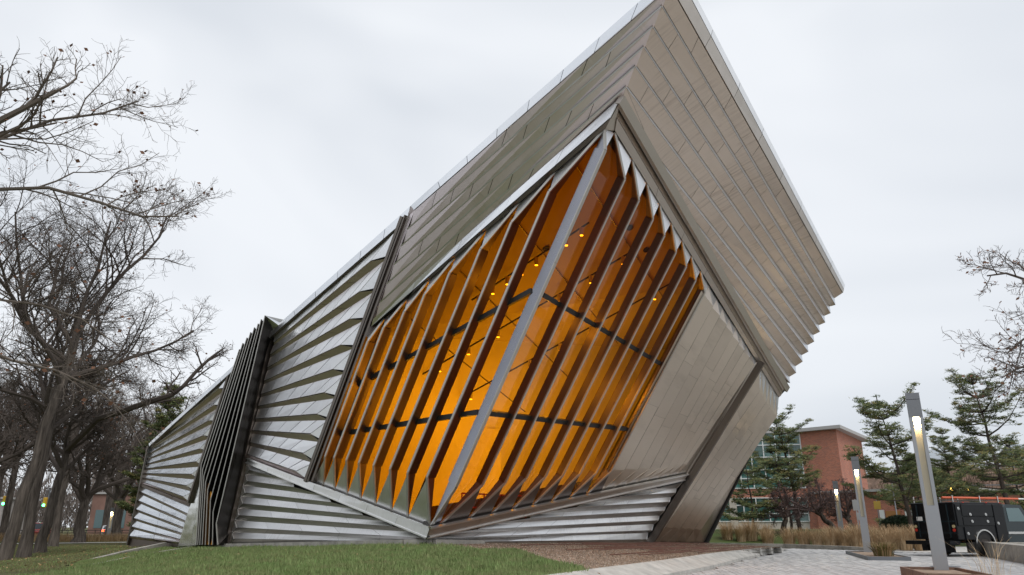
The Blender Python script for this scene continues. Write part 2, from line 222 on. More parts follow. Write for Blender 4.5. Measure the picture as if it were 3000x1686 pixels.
class MB:
    """collects boxes, bars, tubes, plates into one mesh"""
    def __init__(s): s.v = []; s.f = []; s.m = []
    def add(s, vs, fs, mi=0):
        k = len(s.v); s.v += [V(a) for a in vs]; s.f += [tuple(i + k for i in f) for f in fs]; s.m += [mi] * len(fs); return s
    def box(s, c, d, rz=0, mi=0, bev=0):
        x, y, z = (a / 2 for a in d); c = V(c); ca, sa = math.cos(rz), math.sin(rz); P = []
        if bev:
            b = min(bev, x * .9, y * .9, z * .9); k = []
            for sx in (-1, 1):
                for sy in (-1, 1):
                    for sz in (-1, 1):
                        k += [(sx * (x - b), sy * (y - b), sz * z), (sx * (x - b), sy * y, sz * (z - b)), (sx * x, sy * (y - b), sz * (z - b))]
            bm = bmesh.new()
            for q in k: bm.verts.new(q)
            bmesh.ops.convex_hull(bm, input=bm.verts); bm.verts.index_update()
            vs = [v.co.copy() for v in bm.verts]; fs = [tuple(v.index for v in f.verts) for f in bm.faces]; bm.free()
            return s.add([c + V((a.x * ca - a.y * sa, a.x * sa + a.y * ca, a.z)) for a in vs], fs, mi)
        for sx, sy, sz in ((-1,-1,-1),(1,-1,-1),(1,1,-1),(-1,1,-1),(-1,-1,1),(1,-1,1),(1,1,1),(-1,1,1)):
            a, b = sx * x, sy * y; P.append(c + V((a * ca - b * sa, a * sa + b * ca, sz * z)))
        return s.add(P, [(0,3,2,1),(4,5,6,7),(0,1,5,4),(1,2,6,5),(2,3,7,6),(3,0,4,7)], mi)
    def bar(s, a, b, w, h, up=(0, 0, 1), mi=0):
        a, b, up = V(a), V(b), V(up); d = (b - a).normalized(); r = d.cross(up)
        if r.length < 1e-4: r = d.cross(V((1, 0, 0)))
        r.normalize(); u = r.cross(d).normalized(); P = []
        for p in (a, b):
            for i, j in ((-1, -1), (1, -1), (1, 1), (-1, 1)): P.append(p + r * (w / 2 * i) + u * (h / 2 * j))
        return s.add(P, [(3,2,1,0),(4,5,6,7),(0,1,5,4),(1,2,6,5),(2,3,7,6),(3,0,4,7)], mi)
    def tube(s, pts, rads, n=6, mi=0, cap=True):
        pts = [V(p) for p in pts]
        if not hasattr(rads, '__len__'): rads = [rads] * len(pts)
        k = len(s.v); ref = None
        for i, p in enumerate(pts):
            d = (pts[min(i + 1, len(pts) - 1)] - pts[max(i - 1, 0)])
            d = d.normalized() if d.length > 1e-9 else V((0, 0, 1))
            if ref is None: ref = d.orthogonal().normalized()
            r = (ref - d * ref.dot(d)); r = r.normalized() if r.length > 1e-6 else d.orthogonal().normalized(); ref = r; u = d.cross(r)
            for j in range(n):
                a = 2 * math.pi * j / n; s.v.append(p + (r * math.cos(a) + u * math.sin(a)) * rads[i])
        for i in range(len(pts) - 1):
            for j in range(n):
                a = k + i * n + j; b = k + i * n + (j + 1) % n; s.f.append((a, b, b + n, a + n)); s.m.append(mi)
        if cap:
            s.f.append(tuple(k + j for j in reversed(range(n)))); s.f.append(tuple(k + (len(pts) - 1) * n + j for j in range(n))); s.m += [mi, mi]
        return s
    def cyl(s, a, b, r, n=14, mi=0, r2=None): return s.tube([a, b], [r, r if r2 is None else r2], n, mi)
    def poly(s, pts, mi=0): return s.add(pts, [tuple(range(len(pts)))], mi)
    def slab(s, pts, d, mi=0):
        """polygon thickened by vector d"""
        n = len(pts); d = V(d); P = [V(p) for p in pts] + [V(p) + d for p in pts]
        return s.add(P, [tuple(range(n))[::-1], tuple(range(n, 2 * n))] + [(i, (i + 1) % n, n + (i + 1) % n, n + i) for i in range(n)], mi)
    def build(s, name, m, parent=None, smooth=False):
        ms = m if isinstance(m, (list, tuple)) else [m]
        return mesh_obj(name, s.v, s.f, None, parent, smooth=smooth, mats=ms, fm=s.m)

def face_normal(pts, hint):
    n = V((0, 0, 0)); k = len(pts)
    for i in range(k): n += (pts[i] - pts[0]).cross(pts[(i + 1) % k] - pts[0])
    n.normalize()
    return -n if n.dot(V(hint)) < 0 else n

def plate(name, pts, m, parent, hint, th=.03, gap=.012, uv0=(0, 0), udir=None, tilt=0):
    """one sheet-metal panel: polygon pulled in by a joint gap, standing th proud of the backing"""
    pts = [V(p) for p in pts]; n = face_normal(pts, hint); c = sum(pts, V((0, 0, 0))) / len(pts); P = []
    k = len(pts)
    for i, p in enumerate(pts):
        a = (pts[i - 1] - p); b = (pts[(i + 1) % k] - p)
        if a.length < 1e-6 or b.length < 1e-6: P.append(p + (c - p) * .02); continue
        a.normalize(); b.normalize(); sn = max(.25, a.cross(b).length); P.append(p + (a + b) * min(gap / sn, .05))
    tj = [tilt * rnd.uniform(-1, 1) for _ in P]
    top = [p + n * (th + t) for p, t in zip(P, tj)]
    u = (udir if udir is not None else (pts[1] - pts[0])).normalized(); v = n.cross(u)
    ref = pts[0]
    uv = [(uv0[0] + (p - ref).dot(u), uv0[1] + (p - ref).dot(v)) for p in top + P]
    fs = [tuple(range(k))] + [(i, k + i, k + (i + 1) % k, (i + 1) % k) for i in range(k)]
    if (top[1] - top[0]).cross(top[2] - top[0]).dot(n) < 0: fs = [tuple(reversed(f)) for f in fs]
    return mesh_obj(name, top + P, fs, m, parent, uvs=uv)

def lerp(a, b, t): return V(a) + (V(b) - V(a)) * t
def strip(name, a0, a1, b0, b1, n, m, parent, hint, th=.03, gap=.012, shift=0, cuts=None, tilt=.004):
    """panels between line a0-a1 and line b0-b1"""
    a0, a1, b0, b1 = map(V, (a0, a1, b0, b1))
    ts = cuts or [max(0, min(1, (i + (shift if 0 < i < n else 0)) / n)) for i in range(n + 1)]; r = []
    ln = ((a1 - a0).length + (b1 - b0).length) / 2
    for i in range(len(ts) - 1):
        q = [lerp(a0, a1, ts[i]), lerp(a0, a1, ts[i + 1]), lerp(b0, b1, ts[i + 1]), lerp(b0, b1, ts[i])]
        if (q[0] - q[3]).length < .03: q.pop(3)
        elif (q[1] - q[2]).length < .03: q.pop(2)
        r.append(plate(name, q, m, parent, hint, th, gap, uv0=(ts[i] * ln + rnd.random() * 50, rnd.random() * 50), udir=a1 - a0, tilt=tilt))
    return r
def strip_m(name, a0, a1, b0, b1, length, first, m, parent, hint, th=.02, gap=.006):
    """panels of equal length measured back from the far end, seams square to the fold"""
    a0, a1, b0, b1 = map(V, (a0, a1, b0, b1)); la, lb = (a0 - a1).length, (b0 - b1).length; da, db = (a0 - a1).normalized(), (b0 - b1).normalized(); s = 0; nx_ = first; r = []
    while True:
        end = nx_ > min(la, lb) - .6
        q = [a1 + da * s, a0 if end else a1 + da * nx_, b0 if end else b1 + db * nx_, b1 + db * s]
        if (q[1] - q[2]).length < .03: q.pop(2)
        r.append(plate(name, q, m, parent, hint, th, gap, uv0=(rnd.random() * 50, rnd.random() * 50), udir=da))
        if end: return r
        s = nx_; nx_ += length
def closest_t(a, b, c, d):
    """parameter on a-b nearest to line c-d"""
    a, b, c, d = map(V, (a, b, c, d)); u = b - a; v = d - c; w = a - c
    A, B, C, D, E = u.dot(u), u.dot(v), v.dot(v), u.dot(w), v.dot(w)
    return (B * E - C * D) / (A * C - B * B)
# ================================================================== the museum
NLv, NRv = V(NL), V(NR)
M_st = steel('stainless_steel', col=(.82, .815, .81), streak=.25)
M_so = steel('soffit_steel', col=(.72, .63, .545), rough=.34, rand=.03, streak=.8, canning=.02, stain=(.36, .30, .25), sscale=(9, .35))
M_sl = steel('soffit_steel_shaded_side', col=(.78, .70, .71), rough=.42, rand=.02, streak=.3, canning=.02, stain=(.38, .36, .33), sscale=(9, .35))  # soffit steel recoloured for the shaded side, tinted against the lawn's green reflection
M_wr = steel('cladding_steel', col=(.62, .55, .475), rough=.36, streak=.35, canning=.08, rand=.05, sscale=(1.2, .3))
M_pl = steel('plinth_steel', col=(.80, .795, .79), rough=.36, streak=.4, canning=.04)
M_pl2 = steel('plinth_steel_shaded', col=(.52, .50, .48), rough=.4, streak=.4, canning=.02)  # darker copy of the plinth steel for the shaded undersides of the pleats
M_wing = steel('bright_steel', col=(.80, .805, .81), rough=.17, streak=.1, canning=.12)
M_fold = steel('shaded_fold_steel', col=(.66, .575, .57), rough=.36, streak=.1, canning=.02, rand=.03)  # wall steel darkened for the shaded undersides; its tint offsets reflected lawn green
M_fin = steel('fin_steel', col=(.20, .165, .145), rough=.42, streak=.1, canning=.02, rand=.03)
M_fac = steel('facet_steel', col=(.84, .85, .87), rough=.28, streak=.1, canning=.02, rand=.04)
M_edge = steel('fin_edge_steel', col=(.52, .50, .465), rough=.5, streak=0, canning=0, rand=.02)
M_cor = steel('corner_fin_steel', col=(.31, .31, .34), rough=.26, streak=.15, canning=.02)
M_blade = steel('dark_blade_steel', col=(.06, .055, .052), rough=.38, streak=.2, canning=.02, stain=(.05, .05, .05))
M_trim = steel('trim_steel', col=(.52, .475, .43), rough=.38, streak=.1, canning=.02, rand=.03)
M_ris = steel('sky_tint_riser_steel', col=(.74, .75, .78), rough=.4, streak=0, canning=0, rand=0)  # lighter bluish soffit steel; sky reflection on the risers put into the colour
M_joint = mat('dark_joint', (.05, .048, .045), .7, .3)
M_bar = steel('dark_trim_steel', col=(.19, .165, .145), rough=.42, streak=.1, canning=0)
M_glass = tinted_glass('amber_glass', (.92, .395, .010), refl=.008)
M_mull = mat('black_mullion', (.012, .011, .010), .45)
M_white = mat('gallery_white', (.78, .76, .72), .8)
M_ceil = mat('gallery_ceiling', (.46, .42, .37), .85)
M_floor = mat('gallery_floor', (.68, .62, .54), .6)
M_lampw = emit('lamp_warm', (1, .80, .48), 4)
M_door = emit('lit_door_glass', (.75, .33, .03), .28)
M_hull = mat('roof_membrane', (.22, .22, .21), .8)

mus = empty('museum_building', (-2.6, 24.0, .8), 'angular stainless steel museum with pleated walls and a huge amber glazed corner', 'building')
_k = mus.location.copy()
def under(parent):                                 # children keep world coordinates
    return parent
class _P: pass
def backing(name, quads, m=None, parent=None, back=.03, hint=None):
    b = MB()
    for q in quads:
        q = [V(p) for p in q]; nn = face_normal(q, hint if hint is not None else (V((0, 0, 1.28)) * 0 + V((-.05, -1, 0))))
        q = [p - nn * back for p in q]
        if len(q) == 3: b.poly(q); continue
        for i in range(8):
            s, t = i / 8, (i + 1) / 8; b.poly([lerp(q[0], q[1], s), lerp(q[0], q[1], t), lerp(q[3], q[2], t), lerp(q[3], q[2], s)])
    o = b.build(name, m or M_joint, parent or mus); return o

# --- 1. upper left pleated wall
rows_v = [(WTOP[0], WTOP[1])] + list(zip(WLV, WRV)); quads = []; pan = []
for i in range(10):
    v0, v1 = rows_v[i]; r0, k1, e1 = WLR[i], WK[i], WR[i]
    nv0, nv1 = (WLV[i], WRV[i]) if i < 9 else (WBOT[0], WBOT[1])
    quads += [[v0, v1, k1, r0], [v1, e1, k1], [r0, k1, nv1, nv0], [k1, e1, nv1]]
wall = backing('pleated_wall', quads)
for i in range(10):
    v0, v1 = rows_v[i]; r0, k1, e1 = WLR[i], WK[i], WR[i]
    nv0, nv1 = (WLV[i], WRV[i]) if i < 9 else (WBOT[0], WBOT[1])
    n = 6 if i < 4 else 5
    strip('wall_panel', v0, v1, r0, k1, n, M_st, wall, NLv, shift=.5 * (i % 2) - .25)
    plate('end_facet', [v1, e1, k1], M_st, wall, NLv, gap=.004)
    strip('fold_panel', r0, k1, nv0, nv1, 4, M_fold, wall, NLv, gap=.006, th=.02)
# --- 2. lower left plinth pleats
def plinth(Vs, Rs, base, nrm, hint, cell, endleft):
    qs = []
    for i in range(7):
        a = Vs[i]; r = Rs[i]; nx = Vs[i + 1] if i < 6 else (V(base[0]) - V((0, 0, .25)), V(base[1]) - V((0, 0, .25)))
        qs += [[a[0], a[1], r[1], r[0]], [r[0], r[1], nx[1], nx[0]]]
    o = backing('plinth', qs)
    for i in range(7):
        a = Vs[i]; r = Rs[i]; nx = Vs[i + 1] if i < 6 else (V(base[0]) - V((0, 0, .25)), V(base[1]) - V((0, 0, .25)))
        n = max(1, round((V(r[1]) - V(r[0])).length / cell))
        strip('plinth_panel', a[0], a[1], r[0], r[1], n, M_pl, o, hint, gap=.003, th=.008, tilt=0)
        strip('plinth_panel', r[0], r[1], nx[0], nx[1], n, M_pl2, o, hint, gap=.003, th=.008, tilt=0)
        j = 0 if endleft else 1
        plate('end_facet', [a[j], r[j], nx[j]], M_pl, o, hint + (V((-1, .3, 0)) if endleft else V((1, .3, 0))), gap=.004)
    return o
plinth(VL, RL, LBASE, NLv, NLv, 1.9, True)
plinth(VR, RR, RBASE, NRv, NRv, 1.9, False)
# --- 3. right opaque wall in two bays, sawtooth folds
def sawtooth(TT_, TB_, BB_, BF_, n, first_flat, cuts):
    qs = []; rs = []
    m = len(TT_)
    for i in range(m - 1):
        t0 = V(TB_[i + 1]); t1 = V(TT_[i + 1]); b1 = V(BB_[i + 1])
        v0t = V(TT_[i]) - NRv * .16; v0b = V(BB_[i]) - NRv * .16
        qs += [[v0t, t1, b1, v0b], [V(TT_[i + 1]), V(TT_[i + 1]) - NRv * .2, V(BB_[i + 1]) - NRv * .2, V(BB_[i + 1])]]
        rs.append((v0t, t1, b1, v0b))
    o = backing('folded_wall', qs, M_bar)
    for i, (a, b, c, d) in enumerate(rs):
        cc = [0] + [min(.97, x + .05 * ((i * 7) % 3)) for x in cuts] + [1]
        strip('cladding_panel', a, d, b, c, 0, M_wr, o, NRv, gap=.004, th=.012, cuts=cc, tilt=.006)
        plate('tooth_facet', [TB_[i], TB_[i + 1], b], M_fac, o, V((.3, -.6, .5)), gap=.003, th=.01)
        mb = MB(); mb.poly([a, V(TB_[i]), b]); mb.poly([a, d, V(BF_[i]), V(TB_[i])]) if False else None
        mb.build('tooth_return', M_wr, o)
        plate('foot_facet', [BF_[i], BF_[i + 1], c], M_wr, o, NRv, gap=.003, th=.01)
        mb = MB(); mb.poly([d, V(BF_[i]), c]); mb.build('foot_return', M_wr, o)
    return o
sawtooth(OT, OTB, OB, OBF, 8, True, [.28, .62])
q0t = V(OT[-1]); 
sawtooth([V(QTB[0]) + NRv * .2] + QT, QTB[:1] + QTB[1:], [V(QBF[0]) + NRv * .2] + QB, [QBF[0]] + list(QBF[1:]), 6, True, [.22, .45, .68])
b = MB()
for p, q in zip(BAR, BAR[1:]): b.bar(V(p) + NRv * .16, V(q) + NRv * .16, .15, .3, NRv)
b.build('seam_bar', M_bar, mus)
strip('cladding_panel', QT[-1], QB[-1], QTB[-1], QBF[-1], 0, M_wr, mus, NRv, gap=.004, th=.012, cuts=[0, .3, .55, .8, 1], tilt=0)
# closing strip between last fold and the bar
MB().poly([OT[-1], OTB[-1], BAR[0], BAR[1], OBF[-1], OB[-1]]).build('fold_end', M_wr, mus)

# --- 4. soffits
def soffit(S, E, nrm, m, length, up, riser_m, edge):
    """clapboard folds running from points S to points E; each sheet ends behind the edge of the next one (up = its offset there)"""
    segs = []; k = len(S); qs = []
    for i in range(k - 1):
        t0, t1, n0, n1 = V(S[i]), V(E[i]), V(S[i + 1]), V(E[i + 1]); w0, w1 = n0 + up[0], n1 + up[1]
        segs.append((t0, t1, w0, w1, n0, n1, face_normal([t0, t1, w1, w0], nrm))); qs += [[t0, t1, w1, w0]]
    o = backing('soffit', qs, hint=nrm)
    for i, (t0, t1, w0, w1, n0, n1, n) in enumerate(segs):
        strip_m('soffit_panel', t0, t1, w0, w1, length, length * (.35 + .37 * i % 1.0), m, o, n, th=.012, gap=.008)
        if i < k - 2:
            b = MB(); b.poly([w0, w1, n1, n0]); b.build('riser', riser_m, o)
            if edge: b = MB(); b.bar(n0 + n * .012, n1 + n * .012, .035, .03, n); b.build('edge_highlight', riser_m, o)  # light bar added to draw the bright highlight line along each fold
    return o, segs
nS = V((.3, -.35, -.9))
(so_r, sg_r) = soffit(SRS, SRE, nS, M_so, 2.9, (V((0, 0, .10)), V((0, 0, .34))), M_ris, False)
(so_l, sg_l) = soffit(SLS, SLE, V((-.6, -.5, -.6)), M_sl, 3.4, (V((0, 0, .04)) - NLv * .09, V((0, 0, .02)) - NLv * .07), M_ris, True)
b = MB()
for i in range(6):
    a, c = sg_l[i], sg_r[i]
    b.poly([a[0], c[0], c[2], a[2]]); b.poly([a[2], c[2], c[4], a[4]])
b.build('hip_fold', M_so, so_r)
b = MB(); b.bar(V(HB) + V((-.05, -.05, -.08)), V(SRE[-1]) + V((0, 0, -.04)), .30, .16, NRv); b.build('soffit_edge_bar', M_trim, so_r)
# --- 5. roof edge fascias and parapet caps
def fascia(name, u0, u1, b0, b1, n, m, hint):
    o = backing(name, [[u0, u1, b1, b0]])
    strip('fascia_panel', u0, u1, b0, b1, n, m, o, hint, gap=.01, th=.03)
    return o
fascia('fascia', FLU[0], FLU[1], FLB[0], FLB[1], 8, M_fac, V((-.7, -.6, .1)))
fascia('fascia', FRU[0], FRU[1], FRM[0], FRM[1], 8, M_st, V((.7, -.4, 0)))
fascia('fascia', lerp(FRM[0], FRM[0], 0), FRM[1], FRB[0], FRB[1], 8, M_trim, V((.4, -.4, -.6)))
for i in range(2):
    fascia('parapet_cap', CAP[i], CAP[i + 1], CAPB[i], CAPB[i + 1], 6 if i == 0 else 5, M_fac, NLv)
    b = MB(); b.slab([V(CAPB[i]), V(CAPB[i + 1]), V(CAPB[i + 1]) - NLv * .25, V(CAPB[i]) - NLv * .25], V((0, 0, -.02))); b.build('shadow_gap', M_bar, mus)

# --- 6. header trims
h = [V(p) for p in HTL]
o = backing('header_trim', [[h[0], h[1], h[3], h[2]], [h[2], h[3], h[5], h[4]]])
strip('trim_panel', h[0], h[1], h[2], h[3], 5, M_fac, o, NLv + V((0, 0, .3)), gap=.006)
strip('trim_panel', h[2], h[3], h[4], h[5], 5, M_bar, o, NLv, gap=.006)
h = [V(p) for p in HTR]; h1 = [lerp(h[0], h[2], .42) , lerp(h[1], h[3], .42)]; h1 = [p - NRv * .12 for p in h1]
o = backing('header_trim', [[h[0], h[1], h1[1], h1[0]], [h1[0], h1[1], h[3], h[2]], [h[2], h[3], h[5], h[4]]])
strip('trim_panel', h[0], h[1], h1[0], h1[1], 8, M_trim, o, NRv, gap=.006)
strip('trim_panel', h1[0], h1[1], h[2], h[3], 8, M_wr, o, NRv, gap=.006, shift=.3)
strip('trim_panel', h[2], h[3], h[4], h[5], 8, M_trim, o, NRv, gap=.006, shift=.3)

MB().poly([V(CE[0]), V(HTL[4]), V(HTL[2]), V(HB), V(HTR[2]), V(HTR[4])]).build('apex_plate', M_trim, mus)
# return wall closing the left end of the soffit
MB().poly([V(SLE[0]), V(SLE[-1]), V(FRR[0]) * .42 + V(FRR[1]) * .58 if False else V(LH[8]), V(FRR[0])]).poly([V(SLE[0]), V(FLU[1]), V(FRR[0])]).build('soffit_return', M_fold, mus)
# --- 7. glazing: frames, panes, transoms, fins
def reveal(Hs, Ss, n, sgn):
    b = MB()
    for P in (Hs, Ss):
        for a, c in zip(P, P[1:]): b.poly([V(a), V(c), V(c) - n * .26, V(a) - n * .26])
    for a, c in ((Hs[-1], Ss[-1]),): b.poly([V(a), V(c), V(c) - n * .26, V(a) - n * .26])
    return b.build('glazing_reveal', M_bar, mus)
reveal(LH, LS, NLv, 1); reveal(RH, RS, NRv, -1)
def panes(Hs, Ss, n, tr, g=.03):
    bays = [(V(a) - n * g, V(c) - n * g) for a, c in zip(Hs, Ss)]
    for i in range(len(bays) - 1):
        (a0, a1), (b0, b1) = bays[i], bays[i + 1]
        ta = [0, closest_t(a0, a1, *tr[0]), closest_t(a0, a1, *tr[1]), 1]; tb = [0, closest_t(b0, b1, *tr[0]), closest_t(b0, b1, *tr[1]), 1]
        for j in range(3):
            q = [lerp(a0, a1, ta[j]), lerp(b0, b1, tb[j]), lerp(b0, b1, tb[j + 1]), lerp(a0, a1, ta[j + 1])]
            mesh_obj('glass_pane', q, [(0, 1, 2, 3)], M_glass, mus)
        MB().bar(b0 - n * .06, b1 - n * .06, .05, .10, n).build('mullion', M_mull, mus)
    for c, d in tr:
        MB().bar(V(c), V(d), .16, .12, n).build('transom', M_mull, mus)
panes(LH, LS, NLv, TL)
panes([V(CE[0])] + [V(p) for p in RH], [V(CE[1])] + [V(p) for p in RS], NRv, TR)

def fin(h0, h1, kt, kb, s0, s1, n, m, m_top, m_foot, depth=.265, w=.082, side=1):
    h0, h1, kt, kb, s0, s1 = map(V, (h0, h1, kt, kb, s0, s1)); d = (kb - kt).normalized(); r = d.cross(n).normalized() * (w / 2)
    gp = -.03; bt, bb = kt - n * max(depth, (kt - h0).dot(n) - gp), kb - n * max(depth, (kb - s0).dot(n) - gp); ext = (bt - bb).normalized()
    bt2, bb2 = bt + ext * (V(h0) - kt).length * .8, bb - ext * (V(s0) - kb).length * .8
    b = MB(); P = [kt, kb, bb, bt]
    b.slab([p - r * .8 for p in P], r * 1.6)
    b.poly([kt, h0 , bt]); b.poly([kb, s0, bb]); b.poly([kt, h1, bt]); b.poly([kb, s1, bb])
    o = b.build('fin', m, mus)
    if h1 is not None:
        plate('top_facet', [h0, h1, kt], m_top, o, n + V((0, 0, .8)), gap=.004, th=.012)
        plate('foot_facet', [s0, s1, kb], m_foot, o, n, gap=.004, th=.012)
    e = MB()
    pts = [h0 + n * .01, kt + n * .02, lerp(kt, kb, .33) + n * .02, lerp(kt, kb, .66) + n * .02, kb + n * .02, s0 + n * .01]
    for p, q in zip(pts, pts[1:]): e.bar(p, q - (q - p).normalized() * .008, w, .05, n)
    e.build('edge_strip', M_edge, o)
    return o
for i in range(8):
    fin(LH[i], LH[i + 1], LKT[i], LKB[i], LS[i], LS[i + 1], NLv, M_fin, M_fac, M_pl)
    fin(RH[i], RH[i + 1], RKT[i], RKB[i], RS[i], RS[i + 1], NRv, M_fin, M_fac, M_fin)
fin(CE[0], RH[0], V(CF[1]), V(CF[2]), CE[1], RS[0], (NRv + NLv * .15).normalized(), M_cor, M_fac, M_cor, depth=.32, w=.1)

# --- 8. sill bands and frames
def band(q, n, nseg, m):
    q = [V(p) for p in q]
    b = MB(); b.slab([p - n * .012 for p in q], -n * .34); o = b.build('sill_band', M_joint, mus)
    strip('band_panel', q[0], q[1], q[3], q[2], nseg, m, o, n, gap=.005, th=.012)
    t = MB(); t.bar(q[0] + n * .03, q[1] + n * .03, .05, .09, n); t.bar(q[3] + n * .02, q[2] + n * .02, .04, .07, n); t.build('band_lip', M_st, o)
    return o
band(SBL, NLv, 7, M_st); band(SBR, NRv, 7, M_trim)
b = MB(); a, c = V(FRR[0]), V(FRR[1]); off = V((.16, -.1, 0))
b.bar(a + NLv * .1, c + NLv * .1, .14, .3, NLv); b.bar(a + off + NLv * .12, c + off + NLv * .12, .07, .32, NLv); b.bar(a + off * 2 + NLv * .1, c + off * 2 + NLv * .1, .10, .3, NLv)
b.build('frame_post', M_bar, mus)
b = MB(); p = [V(x) for x in FRL]
for s, t in zip(p, p[1:]): b.bar(s + NLv * .05, t + NLv * .05, .16, .2, NLv)
b.build('frame_post', M_fin, mus)
# --- 9. entrance blades
efb = [V(p) for p in EFB]; f0 = [V(p) for p in EF[0]]; dv = [efb[j] - f0[j] for j in range(3)]
for i, f in enumerate(EF):
    f = [V(p) for p in f]; bk = [f[j] + dv[j] for j in range(3)]
    b = MB(); w = (f[1] - f[0]).cross(NLv).normalized() * .03
    b.slab([x - w for x in (f[0], f[1], bk[1], bk[0])], w * 2); b.slab([x - w for x in (f[1], f[2], bk[2], bk[1])], w * 2)
    o = b.build('entrance_blade', M_blade, mus)
    e = MB(); e.bar(f[0], f[1], .045, .04, NLv); e.bar(f[1], f[2], .045, .04, NLv); e.build('edge_strip', M_edge, o)
f = V(EF[0][0]); a, c = V(EAP[0]), V(EAP[1]); 
MB().poly([f, a, c]).poly([f, a, a - NLv * .8 + V((0, .4, 0)), f - NLv * 1.0]).build('blade_cap', M_fac, mus)
ef7 = [V(p) for p in EF[7]]
MB().poly([efb[0], V(efb[0]) + (ef7[0] - f0[0]), V(efb[1]) + (ef7[1] - f0[1]), efb[1]]).poly([efb[1], V(efb[1]) + (ef7[1] - f0[1]), efb[2] + (ef7[2] - f0[2]), efb[2]]).build('entrance_back', M_blade, mus)
dq = [lerp(EF[4][1], EF[4][2], .0), lerp(EF[2][1], EF[2][2], 0), V(EF[2][2]), V(EF[4][2])]
dq = [V(p) - NLv * .12 for p in dq]
mesh_obj('entrance_door', dq, [(0, 1, 2, 3)], M_door, mus)
# --- 10. portal side wall and the far wing
pw = [V(p) for p in PW]
MB().poly([p - NLv * .02 for p in pw]).build('portal_wall', M_joint, mus)
plate('portal_panel', [lerp(pw[0], pw[5], .45), lerp(pw[1], pw[4], .45), lerp(pw[1], pw[4], 1), pw[5]], M_wing, mus, NLv, gap=.006)
plate('portal_panel', [pw[0], pw[1], lerp(pw[1], pw[4], .45), lerp(pw[0], pw[5], .45)], M_wing, mus, NLv, gap=.006)
plate('portal_panel', [pw[1], pw[2], lerp(pw[2], pw[3], .45), lerp(pw[1], pw[4], .45)], M_wing, mus, NLv, gap=.006)
plate('portal_panel', [lerp(pw[1], pw[4], .45), lerp(pw[2], pw[3], .45), pw[3], pw[4]], M_wing, mus, NLv, gap=.006)
rows_v = [(XTOP[0], XTOP[1])] + list(zip(XLV, XRV)); quads = []
def nx(i): return (XLV[i], XRV[i]) if i < 8 else (XB[0], XB[1])
for i in range(9):
    v0, v1 = rows_v[i]; a = nx(i); quads += [[v0, v1, XK[i], XL[i]], [v1, XR[i], XK[i]], [XL[i], XK[i], a[1], a[0]], [XK[i], XR[i], a[1]]]
for q in XW: quads += [[q[0], q[1], q[2], q[3]], [q[3], q[2], q[5], q[4]]]
wing = backing('wing_wall', quads)
for i in range(9):
    v0, v1 = rows_v[i]; a = nx(i)
    strip('wall_panel', v0, v1, XL[i], XK[i], 3, M_wing, wing, NLv, gap=.008)
    plate('end_facet', [v1, XR[i], XK[i]], M_st, wing, NLv, gap=.004)
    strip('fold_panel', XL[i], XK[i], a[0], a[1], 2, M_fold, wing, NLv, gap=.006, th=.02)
for q in XW:
    strip('wall_panel', q[0], q[1], q[3], q[2], 2, M_wing, wing, NLv, gap=.006)
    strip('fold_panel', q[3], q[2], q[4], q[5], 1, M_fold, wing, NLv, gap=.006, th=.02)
q = [V(p) for p in XB]; strip('wall_panel', q[0], q[1], q[3], q[2], 3, M_fin, wing, NLv, th=.05)
q = [V(p) for p in XBASE]; MB().slab([q[0], q[1], q[2] - V((0, 0, .5)), q[3] - V((0, 0, .5))], -NLv * .3).build('wing_base', M_fin, mus)
b = MB(); a, c, e = V(XTOP[0]), V(XB[3]), V(XBASE[3]); b.bar(a, c, .1, .2, NLv); b.bar(c, e, .1, .2, NLv)
b.build('frame_post', M_bar, mus)
b = MB(); b.bar(V(XTOP[1]) + NLv * .08, V(XB[1]) + NLv * .08, .1, .2, NLv); b.build('frame_post', M_bar, mus)
# --- 11. hidden mass: roof, end walls, back
roof = [V(TT), V(FLU[1]), V(CAP[0]), V(CAP[2]), V((-21, 60, 6.2)), V((11.5, 58, 8.0)), V(FRU[1])]
b = MB(); b.poly(roof)
eL = V(XBASE[3]); b.poly([V(CAP[2]), eL, V((-20, 60, -.3)), roof[4]]); b.poly([roof[4], V((-20, 60, -.3)), V((7, 58, -.3)), roof[5]])
eR0, eR1 = V(QTB[-1]), V(QBF[-1]); sea = V(SRE[-1]) + (V(SRS[-1]) - V(SRE[-1])).normalized() * .4; seb = V(SRE[0]) + (V(SRS[0]) - V(SRE[0])).normalized() * .5; sec = V(FRU[1]) + (V(FRU[0]) - V(FRU[1])).normalized() * .4; b.poly([eR0, eR1 - V((0, 0, .5)), V((7, 58, -.3)), roof[5]]); zz = [V(FRU[1]), V(FRM[1])] + [p for s_ in sg_r for p in (s_[1], s_[3])] + [V(SRE[-1]), eR0, roof[5]]; MB().poly(zz).build('end_wall', M_so, mus)
b.build('roof_and_back', M_hull, mus)
# inner lining behind left wall and plinths so that no daylight leaks into the gallery
b = MB(); i1, i2 = V(FRR[0]) - NLv * .45, V(FRR[1]) - NLv * .45
b.poly([V(WTOP[0]) - NLv * .4, i1, i2, V(WBOT[0]) - NLv * .4])
b.poly([V(VL[0][0]) - NLv * .3, V(LS[0]) - NLv * .4, V(LBASE[1]) - NLv * .4 - V((0, 0, .5)), V(LBASE[0]) - NLv * .3 - V((0, 0, .5))])
b.poly([V(RS[0]) - NRv * 1.0, V(BAR[1]) - NRv * 1.0, V(BAR[2]) - NRv * 1.0 - V((0, 0, .4)), V(RBASE[0]) - NRv * 1.0 - V((0, 0, .4))])
b.poly([V(OTB[0]) - NRv * .4, V(QTB[-1]) - NRv * .4, V(QBF[-1]) - NRv * .4, V(QBF[0]) - NRv * .4, V(OBF[0]) - NRv * .4])
b.build('wall_lining', M_hull, mus)

